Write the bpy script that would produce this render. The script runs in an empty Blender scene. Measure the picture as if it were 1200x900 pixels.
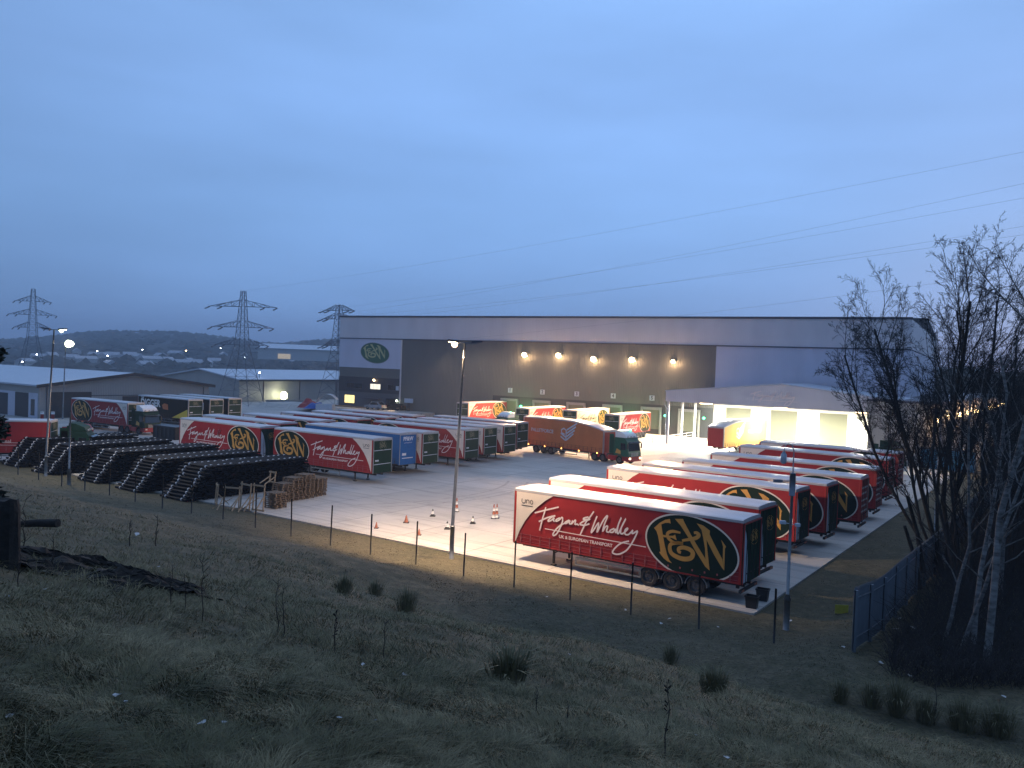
import bpy, math, random
import numpy as np
from mathutils import Vector, Matrix
rnd = random.Random(7)
SC = bpy.context.scene
COL = SC.collection
# ---------------------------------------------------------------- camera model
FPX, PITCH, ROLL, CAMH = 966.27, 0.02347, 0.0366, 11.337
cr, sr = math.cos(ROLL), math.sin(ROLL)
CX = Vector((cr, math.sin(PITCH)*sr, math.cos(PITCH)*sr))
CU = Vector((-sr, math.sin(PITCH)*cr, math.cos(PITCH)*cr))
CF = Vector((0, math.cos(PITCH), -math.sin(PITCH)))
CO = Vector((0, 0, CAMH))
def ray(px, py): return CX*((px-600)/FPX) - CU*((py-450)/FPX) + CF
def g(px, py, z=0.0):
    v = ray(px, py); return CO + v*((z-CAMH)/v.z)
def at(px, py, Y):
    v = ray(px, py); return CO + v*(Y/v.y)
cam = bpy.data.cameras.new('camera'); camo = bpy.data.objects.new('camera', cam); COL.objects.link(camo)
cam.sensor_width = 36; cam.lens = FPX/1200*36; cam.clip_start = .1; cam.clip_end = 9000
M3 = Matrix((CX, CU, -CF)).transposed().to_4x4(); M3.translation = CO
camo.matrix_world = M3; SC.camera = camo
# yard directions: d runs along the pad edge (left to right), n runs away from the camera
TH = 0.605
DV = Vector((math.cos(TH), -math.sin(TH), 0)); NV = Vector((math.sin(TH), math.cos(TH), 0))
def W(d, n, z=0.0): return DV*d + NV*n + Vector((0, 0, z))
EDGE = 38.56
# ---------------------------------------------------------------- materials
def nt(m): return m.node_tree.nodes, m.node_tree.links
def mat(name, col, rough=.6, metal=0., noise=0., nscale=3., bump=0., bscale=20., emit=None, estr=0., spec=.5, trans=0., col2=None, coord='Object', stretch=None, detail=5):
    m = bpy.data.materials.new(name); m.use_nodes = True
    N, L = nt(m); b = N['Principled BSDF']
    b.inputs['Base Color'].default_value = (*col, 1); b.inputs['Roughness'].default_value = rough
    b.inputs['Metallic'].default_value = metal; b.inputs['Specular IOR Level'].default_value = spec
    tc = None
    if noise or bump or col2:
        tc = N.new('ShaderNodeTexCoord'); mp = N.new('ShaderNodeMapping')
        L.new(tc.outputs[coord], mp.inputs[0])
        if stretch: mp.inputs['Scale'].default_value = stretch
    if noise or col2:
        n1 = N.new('ShaderNodeTexNoise'); n1.inputs['Scale'].default_value = nscale; n1.inputs['Detail'].default_value = detail
        L.new(mp.outputs[0], n1.inputs['Vector'])
        r = N.new('ShaderNodeMapRange'); r.inputs['From Min'].default_value = .3; r.inputs['From Max'].default_value = .7
        L.new(n1.outputs['Fac'], r.inputs['Value'])
        mx = N.new('ShaderNodeMix'); mx.data_type = 'RGBA'
        c2 = col2 if col2 else tuple(c*(1-noise) for c in col)
        mx.inputs[6].default_value = (*col, 1); mx.inputs[7].default_value = (*c2, 1)
        L.new(r.outputs[0], mx.inputs[0]); L.new(mx.outputs[2], b.inputs['Base Color'])
    if bump:
        n2 = N.new('ShaderNodeTexNoise'); n2.inputs['Scale'].default_value = bscale; n2.inputs['Detail'].default_value = 6
        L.new(mp.outputs[0], n2.inputs['Vector'])
        bp = N.new('ShaderNodeBump'); bp.inputs['Strength'].default_value = bump; bp.inputs['Distance'].default_value = .05
        L.new(n2.outputs['Fac'], bp.inputs['Height']); L.new(bp.outputs[0], b.inputs['Normal'])
    if emit:
        b.inputs['Emission Color'].default_value = (*emit, 1); b.inputs['Emission Strength'].default_value = estr
    return m
def ribbed(name, col, pitch, rough=.45, depth=.6, axis=0, noise=.12):
    """profiled sheet cladding: ribs at a fixed pitch along a local axis, with weather streaks"""
    m = mat(name, col, rough, noise=noise, nscale=.35, stretch=(1, 1, .25), detail=8)
    N, L = nt(m); b = N['Principled BSDF']
    tc = N.new('ShaderNodeTexCoord'); mp = N.new('ShaderNodeMapping'); L.new(tc.outputs['Object'], mp.inputs[0])
    wv = N.new('ShaderNodeTexWave'); wv.wave_type = 'BANDS'; wv.bands_direction = 'XYZ'[axis]
    wv.inputs['Scale'].default_value = math.pi/(10*pitch)*2/2; wv.inputs['Distortion'].default_value = 0
    L.new(mp.outputs[0], wv.inputs['Vector'])
    bp = N.new('ShaderNodeBump'); bp.inputs['Strength'].default_value = depth; bp.inputs['Distance'].default_value = pitch*.25
    L.new(wv.outputs['Fac'], bp.inputs['Height']); L.new(bp.outputs[0], b.inputs['Normal'])
    return m
M = {}
M['red'] = mat('red_curtain', (.33, .027, .032), .6, spec=.2, noise=.16, nscale=1.2, bump=.05, bscale=3)
M['redmetal'] = mat('red_paint', (.38, .03, .03), .35, noise=.1)
M['orange'] = mat('orange_curtain', (.56, .19, .075), .6, spec=.2, noise=.14, nscale=1.)
M['white_g'] = mat('cream_graphic', (.78, .70, .62), .5, noise=.08, nscale=1.5)
M['script'] = mat('script_white', (.85, .74, .72), .5)
M['blackgreen'] = mat('emblem_green', (.008, .022, .016), .6, spec=.15)
M['gold'] = mat('emblem_gold', (.60, .31, .07), .5, noise=.15, nscale=2)
M['green'] = mat('green_panel', (.010, .040, .025), .6, spec=.15, noise=.25, nscale=1.5)
M['roof'] = mat('roof_sheet', (.50, .50, .53), .3, noise=.18, nscale=.9, stretch=(1, 3, 1), bump=.12, bscale=.9)
M['alu'] = mat('aluminium', (.45, .46, .48), .35, metal=.7, noise=.15)
M['galv'] = mat('galvanised', (.25, .27, .29), .5, metal=.5, noise=.25, nscale=5)
M['chassis'] = mat('chassis', (.025, .022, .024), .6, noise=.3, nscale=6)
M['tyre'] = mat('tyre', (.018, .018, .02), .85, noise=.3, nscale=8, bump=.2)
M['hub'] = mat('hub', (.16, .16, .17), .5, metal=.6, noise=.3, nscale=9)
M['strap'] = mat('strap', (.30, .08, .09), .6)
M['lamplit_orange'] = mat('lamplit_orange_curtain', (.72, .42, .07), .6, noise=.1)  # orange curtain turned yellow: warm canopy lamplight put into the colour
M['cabgreen'] = mat('cab_green', (.018, .10, .06), .35, noise=.1)
M['strap_pale'] = mat('faded_gold', (.22, .20, .12), .6)
M['blue'] = mat('blue_panel', (.03, .15, .40), .6, spec=.15, noise=.15)
M['black'] = mat('black_curtain', (.012, .016, .014), .6, spec=.15, noise=.2)
M['yellow'] = mat('yellow_graphic', (.75, .55, .05), .5)
M['paleblue'] = mat('pale_wedge', (.55, .60, .68), .5, noise=.2, nscale=2)
M['white'] = mat('white_paint', (.78, .78, .78), .35, noise=.06)
M['glass'] = mat('dark_glass', (.015, .02, .025), .08, spec=.8)
M['marker'] = mat('marker_lamp', (.8, .4, .1), .4, emit=(1., .42, .1), estr=9)
M['greenlamp'] = mat('green_lamp', (.1, .8, .4), .4, emit=(.1, 1., .45), estr=7)
M['headlamp'] = mat('head_lamp', (.8, .8, .7), .3, emit=(1, .8, .5), estr=6)
M['warm'] = mat('warm_lens', (.9, .8, .6), .4, emit=(1., .68, .34), estr=14)
M['warm2'] = mat('warm_lens_flood', (.9, .8, .6), .4, emit=(1., .68, .34), estr=14)
M['cool'] = mat('cool_lens', (.9, 1., .9), .4, emit=(.92, 1., .66), estr=9)
M['farwhite'] = mat('far_lamp_white', (.9, .9, .9), .4, emit=(.85, .9, 1.), estr=26)
M['farwarm'] = mat('far_lamp_warm', (.9, .7, .4), .4, emit=(1., .62, .32), estr=26)
M['litwin'] = mat('lit_window', (.6, .5, .2), .4, emit=(1., .78, .28), estr=1.6)
M['litwin2'] = mat('lit_window_pale', (.6, .6, .5), .4, emit=(1., .9, .7), estr=1.)
M['clad'] = ribbed('pale_cladding', (.68, .64, .66), .33, depth=.35)
M['clad2'] = ribbed('pale_cladding_panel', (.58, .58, .68), .33, depth=.35)
M['dark'] = ribbed('dark_cladding', (.125, .128, .122), .33, depth=.5)
M['darker'] = mat('dark_band', (.035, .038, .045), .5, noise=.2)
M['seam'] = mat('seam', (.06, .065, .09), .5)
M['whitewall'] = ribbed('white_cladding', (.86, .85, .80), .25, depth=.3)
M['fascia'] = ribbed('fascia_cladding', (.66, .63, .66), .3, depth=.3)
M['rollerdoor'] = ribbed('roller_door', (.17, .18, .13), .12, axis=2, depth=.7)
M['unitwall'] = ribbed('unit_cladding', (.34, .33, .32), .3, depth=.4)
M['unitroof'] = mat('unit_roof', (.52, .55, .62), .35, noise=.1, nscale=.3)
M['steel'] = mat('painted_steel', (.20, .22, .26), .45, metal=.4, noise=.2)
M['pylon'] = mat('pylon_steel', (.15, .16, .19), .6, metal=.3)
M['wire'] = mat('wire', (.16, .18, .22), .6)
M['pipe'] = mat('black_pipe', (.008, .008, .010), .7, spec=.2, noise=.3, nscale=3)
M['clip'] = mat('white_clip', (.62, .62, .64), .5)
M['wood'] = mat('pallet_wood', (.22, .16, .11), .8, noise=.45, nscale=6, stretch=(1, 1, 1))
M['newwood'] = mat('new_timber', (.38, .29, .19), .7, noise=.25, nscale=8)
M['rot'] = mat('rotten_wood', (.02, .017, .015), .95, noise=.5, nscale=9, bump=.6, bscale=12)
M['bark'] = mat('dark_bark', (.03, .026, .023), .95, noise=.5, nscale=7, bump=.5, bscale=18)
M['twig'] = mat('twig', (.026, .022, .022), .9, noise=.3, nscale=2)
M['post'] = mat('fence_post', (.012, .013, .014), .6)
M['palisade'] = mat('palisade_steel', (.15, .18, .215), .5, metal=.3, noise=.2, nscale=2)
M['rush'] = mat('rush_leaf', (.07, .075, .032), .8, noise=.5, nscale=5, col2=(.20, .17, .09))
M['stalk'] = mat('dead_stalk', (.04, .03, .024), .9, noise=.4)
M['litter'] = mat('litter', (.45, .45, .45), .7)
M['conered'] = mat('cone_orange', (.36, .12, .07), .5)
M['conewhite'] = mat('cone_white', (.75, .75, .75), .4)
M['conebase'] = mat('cone_base', (.03, .03, .03), .8)
M['tub'] = mat('black_plastic', (.012, .013, .016), .4)
M['signgreen'] = mat('sign_green', (.03, .11, .055), .5)
M['signgold'] = mat('sign_gold', (.40, .40, .20), .5)
M['signy'] = mat('sign_yellow', (.55, .48, .06), .6, noise=.2, nscale=6)
M['carred'] = mat('car_red', (.42, .02, .03), .25)
M['carsilver'] = mat('car_silver', (.42, .44, .48), .25, metal=.5)
M['tarp'] = mat('blue_tarpaulin', (.02, .10, .40), .5, bump=.4, bscale=3)
M['soil'] = mat('dark_soil', (.010, .008, .006), .95, noise=.5, nscale=3, bump=.8, bscale=5)
M['bankwood'] = mat('far_woodland', (.045, .045, .035), .95, noise=.5, nscale=.06, detail=9, bump=.5, bscale=.3)
M['farroof'] = mat('far_house_roof', (.42, .42, .46), .7); M['farwall'] = mat('far_house_wall', (.5, .5, .5), .8)
M['holly'] = mat('dark_evergreen', (.012, .022, .012), .7, noise=.5, nscale=3)
# birch bark: pale with dark bands
m = mat('birch_bark', (.20, .195, .19), .8, col2=(.04, .035, .03), nscale=2.2, stretch=(1, 1, 3.2), bump=.4, bscale=8); M['birch'] = m
# concrete yard
m = mat('yard_concrete', (.40, .375, .345), .75, bump=.12, bscale=6); M['yard'] = m
N, L = nt(m); b = N['Principled BSDF']
tc = N.new('ShaderNodeTexCoord')
def noise(scale, detail=6, stretch=None, rough=.55):
    n = N.new('ShaderNodeTexNoise'); n.inputs['Scale'].default_value = scale; n.inputs['Detail'].default_value = detail
    n.inputs['Roughness'].default_value = rough
    if stretch:
        mp = N.new('ShaderNodeMapping'); mp.inputs['Scale'].default_value = stretch; L.new(tc.outputs['Object'], mp.inputs[0]); L.new(mp.outputs[0], n.inputs['Vector'])
    else: L.new(tc.outputs['Object'], n.inputs['Vector'])
    return n
def mixc(fac, a, c, lo=.3, hi=.7, amt=1.):
    r = N.new('ShaderNodeMapRange'); r.inputs['From Min'].default_value = lo; r.inputs['From Max'].default_value = hi; r.inputs['To Max'].default_value = amt
    L.new(fac, r.inputs['Value']); x = N.new('ShaderNodeMix'); x.data_type = 'RGBA'; L.new(r.outputs[0], x.inputs[0])
    if isinstance(a, tuple): x.inputs[6].default_value = (*a, 1)
    else: L.new(a, x.inputs[6])
    if isinstance(c, tuple): x.inputs[7].default_value = (*c, 1)
    else: L.new(c, x.inputs[7])
    return x.outputs[2]
c = mixc(noise(.12, 7).outputs['Fac'], (.56, .53, .49), (.43, .41, .385))
c = mixc(noise(.9, 9, (.25, 1.4, 1)).outputs['Fac'], c, (.26, .245, .23), .50, .76, .75)
c = mixc(noise(.5, 8, (1.6, .22, 1)).outputs['Fac'], c, (.27, .255, .245), .56, .8, .6)
c = mixc(noise(7., 8).outputs['Fac'], c, (.40, .375, .35), .45, .8, .5)
bk = N.new('ShaderNodeTexBrick'); bk.offset = 0; bk.inputs['Scale'].default_value = 1; bk.inputs['Brick Width'].default_value = 6.; bk.inputs['Row Height'].default_value = 5.
bk.inputs['Mortar Size'].default_value = .03; bk.inputs['Color1'].default_value = (0, 0, 0, 1); bk.inputs['Color2'].default_value = (.25, .25, .25, 1); bk.inputs['Mortar'].default_value = (1, 1, 1, 1)
L.new(tc.outputs['Object'], bk.inputs['Vector'])
c = mixc(bk.outputs['Color'], c, (.10, .095, .09), 0, 1, .85)
L.new(c, b.inputs['Base Color'])
# terrain
m = mat('rough_grassland', (.10, .09, .05), .95, bump=.8, bscale=9); M['terrain'] = m
N, L = nt(m); b = N['Principled BSDF']; tc = N.new('ShaderNodeTexCoord')
c = mixc(noise(.18, 8).outputs['Fac'], (.10, .082, .042), (.045, .048, .022))
c = mixc(noise(1.3, 9).outputs['Fac'], c, (.17, .14, .085), .42, .72, .8)
c = mixc(noise(6., 9, (1, .5, 1)).outputs['Fac'], c, (.028, .026, .016), .42, .75, .8)
L.new(c, b.inputs['Base Color'])
m = mat('grass_blades', (.12, .10, .06), .85); M['grass'] = m
N, L = nt(m); b = N['Principled BSDF']; tc = N.new('ShaderNodeTexCoord')
c = mixc(noise(.22, 6).outputs['Fac'], (.245, .205, .108), (.078, .080, .032))
c = mixc(noise(1.7, 6).outputs['Fac'], c, (.36, .30, .17), .50, .68, .9)
c = mixc(noise(11., 3).outputs['Fac'], c, (.035, .032, .018), .42, .70, .85)
L.new(c, b.inputs['Base Color'])
m = mat('verge_grass', (.07, .06, .03), .95, bump=.8, bscale=7); M['verge'] = m
N, L = nt(m); b = N['Principled BSDF']; tc = N.new('ShaderNodeTexCoord')
c = mixc(noise(.25, 8).outputs['Fac'], (.085, .070, .034), (.045, .045, .018))
c = mixc(noise(2.2, 9).outputs['Fac'], c, (.13, .105, .06), .45, .72, .8)
c = mixc(noise(9., 9).outputs['Fac'], c, (.022, .019, .010), .42, .72, .8)
L.new(c, b.inputs['Base Color'])
# ---------------------------------------------------------------- object helpers
def tag(o, label=None, cat=None, group=None, kind=None):
    if label: o['label'] = label
    if cat: o['category'] = cat
    if group: o['group'] = group
    if kind: o['kind'] = kind
    return o
def empty(name, loc=(0, 0, 0), rz=0.):
    o = bpy.data.objects.new(name, None); COL.objects.link(o); o.location = loc; o.rotation_euler = (0, 0, rz); o.empty_display_size = .3
    return o
def copy_tree(o, parent=None):
    c = o.copy(); COL.objects.link(c)
    c.parent = parent
    if parent: c.matrix_parent_inverse = o.matrix_parent_inverse
    for ch in o.children: copy_tree(ch, c)
    return c
class MB:
    def __init__(s): s.v = []; s.f = []; s.mi = []; s.cur = 0; s.smooth = []
        
    def add(s, vs, fs, smooth=False):
        o = len(s.v); s.v += [tuple(x) for x in vs]; s.f += [tuple(i+o for i in f) for f in fs]
        s.mi += [s.cur]*len(fs); s.smooth += [smooth]*len(fs); return s
    def box(s, a, b):
        x0, y0, z0 = a; x1, y1, z1 = b
        return s.add([(x0,y0,z0),(x1,y0,z0),(x1,y1,z0),(x0,y1,z0),(x0,y0,z1),(x1,y0,z1),(x1,y1,z1),(x0,y1,z1)],
                     [(0,3,2,1),(4,5,6,7),(0,1,5,4),(1,2,6,5),(2,3,7,6),(3,0,4,7)])
    def bar(s, p, q, w, h=None, up=(0,0,1)):
        h = h or w; p = Vector(p); q = Vector(q); t = (q-p).normalized(); u = Vector(up)
        if abs(t.dot(u)) > .98: u = Vector((1, 0, 0))
        sd = t.cross(u).normalized(); u = sd.cross(t); sd *= w/2; u *= h/2
        vs = [p-sd-u, p+sd-u, p+sd+u, p-sd+u, q-sd-u, q+sd-u, q+sd+u, q-sd+u]
        return s.add(vs, [(0,1,2,3),(7,6,5,4),(0,4,5,1),(1,5,6,2),(2,6,7,3),(3,7,4,0)])
    def tube(s, pts, rs, n=6, caps=True, smooth=True):
        pts = [Vector(p) for p in pts]
        if not isinstance(rs, (list, tuple)): rs = [rs]*len(pts)
        vs = []; fs = []
        for i, p in enumerate(pts):
            t = (pts[min(i+1, len(pts)-1)]-pts[max(i-1, 0)]).normalized()
            u = Vector((0, 0, 1)) if abs(t.z) < .9 else Vector((1, 0, 0))
            a = t.cross(u).normalized(); c = t.cross(a)
            for k in range(n):
                an = 2*math.pi*k/n; vs.append(p+a*(math.cos(an)*rs[i])+c*(math.sin(an)*rs[i]))
        for i in range(len(pts)-1):
            for k in range(n):
                k2 = (k+1) % n; fs.append((i*n+k, i*n+k2, (i+1)*n+k2, (i+1)*n+k))
        s.add(vs, fs, smooth)
        if caps:
            o = len(s.v)-len(vs); s.f += [tuple(o+k for k in range(n)), tuple(o+(len(pts)-1)*n+k for k in reversed(range(n)))]; s.mi += [s.cur]*2; s.smooth += [False]*2
        return s
    def poly(s, pts): return s.add(pts, [tuple(range(len(pts)))])
    def prism(s, pts, vec):
        n = len(pts); v = Vector(vec); p2 = [Vector(p)+v for p in pts]
        return s.add(list(pts)+p2, [tuple(range(n)), tuple(range(2*n-1, n-1, -1))]+[(i, i+n, (i+1) % n+n, (i+1) % n) for i in range(n)])
    def build(s, name, mats, parent=None, loc=None):
        me = bpy.data.meshes.new(name); me.from_pydata([tuple(v) for v in s.v], [], s.f)
        for m in (mats if isinstance(mats, (list, tuple)) else [mats]): me.materials.append(m)
        if s.mi and max(s.mi) > 0: me.polygons.foreach_set('material_index', s.mi)
        me.polygons.foreach_set('use_smooth', s.smooth)
        me.update(); o = bpy.data.objects.new(name, me); COL.objects.link(o)
        if parent: o.parent = parent
        if loc is not None: o.location = loc
        return o
def text_geo(txt, size, bold=0.):
    cu = bpy.data.curves.new('t', 'FONT'); cu.body = txt; cu.size = size; cu.align_x = 'CENTER'; cu.align_y = 'CENTER'; cu.offset = bold; cu.resolution_u = 4
    o = bpy.data.objects.new('t', cu); COL.objects.link(o)
    dg = bpy.context.evaluated_depsgraph_get(); me = bpy.data.meshes.new_from_object(o.evaluated_get(dg))
    vs = [tuple(v.co) for v in me.vertices]; fs = [tuple(p.vertices) for p in me.polygons]
    bpy.data.objects.remove(o); bpy.data.curves.remove(cu); bpy.data.meshes.remove(me)
    return vs, fs
def put_text(mb, txt, size, fn, sx=1., bold=0.):
    vs, fs = text_geo(txt, size, bold); mb.add([fn(x*sx, y) for x, y, z in vs], fs)
def catmull(p, k=4):
    if len(p) < 3: return list(p)
    out = []
    for i in range(len(p)-1):
        a = p[max(i-1, 0)]; b = p[i]; c = p[i+1]; d = p[min(i+2, len(p)-1)]
        for j in range(k):
            t = j/k
            out.append(tuple(.5*((2*b[q])+(-a[q]+c[q])*t+(2*a[q]-5*b[q]+4*c[q]-d[q])*t*t+(-a[q]+3*b[q]-3*c[q]+d[q])*t**3) for q in range(2)))
    out.append(tuple(p[-1])); return out
def ribbon(mb, pts, w, fn, taper=False, k=4):
    P = catmull(pts, k); n = len(P)
    vs = []
    for i in range(n):
        a = P[max(i-1, 0)]; b = P[min(i+1, n-1)]; dx, dy = b[0]-a[0], b[1]-a[1]; l = math.hypot(dx, dy) or 1
        ww = w/2*(1 if not taper else (.45+.55*math.sin(math.pi*(.08+.84*i/(n-1)))))
        nx, ny = -dy/l*ww, dx/l*ww
        vs += [fn(P[i][0]+nx, P[i][1]+ny), fn(P[i][0]-nx, P[i][1]-ny)]
    mb.add(vs, [(2*i, 2*i+1, 2*i+3, 2*i+2) for i in range(n-1)])
SCRIPT = [[(1.42, 2.9), (2.16, 3.16), (3.02, 3.44)], [(2.16, 3.32), (2.09, 3.04), (1.96, 2.61), (1.8, 1.94)], [(1.72, 2.44), (2.3, 2.75), (2.82, 2.93), (2.56, 2.8), (2.36, 2.61), (2.38, 2.55), (2.57, 2.64), (2.75, 2.8), (2.7, 2.65), (2.79, 2.6)], [(3.12, 2.85), (2.9, 2.72), (2.87, 2.62), (3.05, 2.7), (3.27, 2.9), (3.31, 2.73), (3.28, 2.6), (3.18, 2.33), (2.97, 1.95), (2.76, 1.79), (2.71, 1.88), (2.89, 2.16), (3.18, 2.43), (3.46, 2.6)], [(3.75, 2.81), (3.5, 2.66), (3.47, 2.58), (3.61, 2.63), (3.79, 2.78), (3.76, 2.61), (3.9, 2.64), (3.97, 2.82), (3.9, 2.63), (4.11, 2.85), (4.15, 2.82), (4.12, 2.63), (4.27, 2.66), (4.36, 2.6)], [(5.28, 3.5), (5.05, 3.16), (4.8, 2.82), (4.47, 2.08)], [(4.96, 3.15), (4.68, 3.05), (4.67, 2.97), (5.07, 3.04), (4.69, 2.89), (4.44, 2.7), (4.52, 2.65), (4.77, 2.67), (5.03, 2.79)], [(2.15, 2.1), (8.47, 2.05)], [(5.49, 3.27), (5.33, 2.85), (5.16, 2.34), (5.28, 2.44), (5.61, 2.93), (5.52, 2.38), (5.72, 2.78), (5.94, 3.18), (6.14, 3.38), (5.96, 2.88), (5.87, 2.49), (6.03, 2.76), (6.17, 2.81), (6.11, 2.53), (6.28, 2.51)], [(6.58, 2.75), (6.35, 2.63), (6.32, 2.53), (6.49, 2.54), (6.65, 2.73), (6.66, 2.52), (6.81, 3.0), (6.97, 3.4), (6.81, 3.0), (6.76, 2.6), (6.83, 2.52), (7.01, 2.91), (7.24, 3.38), (7.01, 2.91), (6.96, 2.57), (7.1, 2.56), (7.35, 2.81), (7.35, 2.88), (7.22, 2.76), (7.23, 2.55), (7.4, 2.54), (7.53, 2.65), (7.68, 2.82), (7.62, 2.67), (7.69, 2.65), (7.85, 2.76), (7.95, 2.8), (7.82, 2.46), (7.59, 2.03), (7.34, 1.69), (7.04, 1.48), (6.78, 1.39), (6.57, 1.41), (6.53, 1.5), (6.69, 1.74), (7.02, 2.03), (7.48, 2.21)]]
POLY= [[(8.89, 3.12), (9.2, 3.43), (9.5, 3.63), (9.76, 3.71), (9.81, 3.47), (9.71, 3.5), (9.51, 3.47), (9.29, 3.36), (9.38, 2.93), (9.51, 2.37), (9.67, 1.87), (9.81, 1.6), (9.97, 1.45), (9.72, 1.51), (9.5, 1.63), (9.3, 1.83), (9.23, 1.92), (9.31, 1.94), (9.24, 2.32), (9.13, 2.75), (9.04, 2.97)], [(9.38, 2.84), (9.66, 2.83), (9.97, 2.87), (10.08, 2.95), (10.18, 2.67), (9.92, 2.75), (9.67, 2.74), (9.45, 2.72)], [(10.03, 3.75), (10.47, 3.81), (10.54, 3.67), (10.91, 3.11), (11.25, 2.63), (11.72, 2.02), (12.0, 1.43), (11.77, 1.58), (11.14, 2.38), (10.75, 2.97), (10.36, 3.45)], [(12.0, 1.43), (11.84, 2.42), (11.77, 2.94), (11.66, 3.22), (11.28, 3.7), (11.47, 3.46), (11.59, 3.03), (11.71, 2.48), (11.76, 1.88)], [(11.22, 3.69), (11.57, 3.63), (11.93, 3.42), (11.92, 3.23), (12.19, 2.78), (12.63, 2.1), (12.75, 1.56), (12.59, 1.72), (12.17, 2.29), (11.79, 2.91), (11.58, 3.29)], [(12.75, 1.56), (12.74, 2.64), (12.79, 2.76), (12.53, 3.06), (12.64, 2.74), (12.65, 2.11)]]
AMP= [[(10.37, 3.08), (10.15, 3.1), (9.9, 3.09), (9.69, 2.98), (9.66, 2.83), (9.76, 2.67), (10.05, 2.54), (10.54, 2.56)], [(10.54, 2.56), (10.17, 2.53), (9.87, 2.42), (9.82, 2.18), (9.95, 1.94), (10.33, 1.8), (10.7, 1.79), (11.0, 1.91), (11.08, 2.16), (10.89, 2.32), (10.55, 2.36), (10.31, 2.26), (10.32, 2.12), (10.44, 2.08)], [(10.47, 2.7), (10.96, 2.85), (11.22, 2.95), (11.36, 3.11), (11.24, 3.21), (11.09, 3.19)]]
# ---------------------------------------------------------------- trailers
TL, TW = 13.6, 2.5
def wheel(mb_t, mb_h, x, y0, out, r=.5, w=.36, z=.5):
    """a tyre and its hub; y0 is the outer face, out = -1 / +1 the outward direction"""
    n = 20
    prof = [(r*.62, 0), (r*.66, .03), (r*.94, .03), (r, -.05), (r, -w+.03), (r*.9, -w), (r*.5, -w)]
    vs = []; fs = []
    for i, (rr, yy) in enumerate(prof):
        for k in range(n):
            a = 2*math.pi*k/n; vs.append((x+rr*math.cos(a), y0+yy*out, z+rr*math.sin(a)))
    for i in range(len(prof)-1):
        for k in range(n): fs.append((i*n+k, i*n+(k+1) % n, (i+1)*n+(k+1) % n, (i+1)*n+k))
    mb_t.add(vs, fs)
    prof = [(.0, -.10), (r*.22, -.09), (r*.24, -.02), (r*.30, -.02), (r*.34, -.13), (r*.54, -.12), (r*.62, -.005), (r*.65, .01)]
    vs = []; fs = []
    for i, (rr, yy) in enumerate(prof):
        for k in range(n):
            a = 2*math.pi*k/n; vs.append((x+rr*math.cos(a), y0+yy*out, z+rr*math.sin(a)))
    for i in range(len(prof)-1):
        for k in range(n): fs.append((i*n+k, i*n+(k+1) % n, (i+1)*n+(k+1) % n, (i+1)*n+k))
    mb_h.add(vs, fs)
def ell(cu, cv, a, b, tilt, n=64, vmin=None, vmax=None):
    out = []
    for k in range(n):
        t = 2*math.pi*k/n; x = a*math.cos(t); y = b*math.sin(t)
        u = cu+x*math.cos(tilt)-y*math.sin(tilt); v = cv+x*math.sin(tilt)+y*math.cos(tilt)
        if vmin is not None: v = max(v, vmin)
        if vmax is not None: v = min(v, vmax)
        out.append((u, v))
    return out
def emblem(parent, fn, scale_mats=('white_g', 'blackgreen', 'gold'), vmin=1.08, vmax=4.0, name='emblem'):
    """oval emblem with the interlaced F&W letters, in side coordinates; fn(u, v, lift)"""
    mb = MB()
    E = (10.95, 2.42, 2.56, 1.62, -.16)
    o1 = ell(*E, vmin=vmin, vmax=vmax); o2 = ell(E[0], E[1], E[2]-.09, E[3]-.09, E[4], vmin=vmin, vmax=vmax)
    mb.add([fn(u, v, .004) for u, v in o1]+[fn(u, v, .004) for u, v in o2], [(i, (i+1) % 64, 64+(i+1) % 64, 64+i) for i in range(64)])
    mb.cur = 1
    mb.poly([fn(u, v, .002) for u, v in o2])
    mb.cur = 2
    for P in POLY: mb.poly([fn(u, v, .008) for u, v in P])
    for a, w in zip(AMP, (.17, .24, .2)): ribbon(mb, a, w, lambda u, v: fn(u, v, .012), taper=True, k=5)
    return mb.build(name, [M[k] for k in scale_mats], parent)
def script_mesh(mb, fn, w=.085):
    for i, s in enumerate(SCRIPT): ribbon(mb, s, w if i != 7 else w*.55, fn, k=4)
WHITE_EDGE = [(2.62, 4.0), (2.1, 3.68), (1.58, 3.25), (1.12, 2.8), (.75, 2.31), (.42, 1.75), (.22, 1.25), (.14, 1.08)]
def roof_z(kind, x):
    if kind in ('orange',): # aerodynamic roof that falls towards the front
        return 4.66-.62*max(0, (6.5-x)/6.5)**2.2 - .06*((x-9)/4.6)**2
    return 4.18
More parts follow.
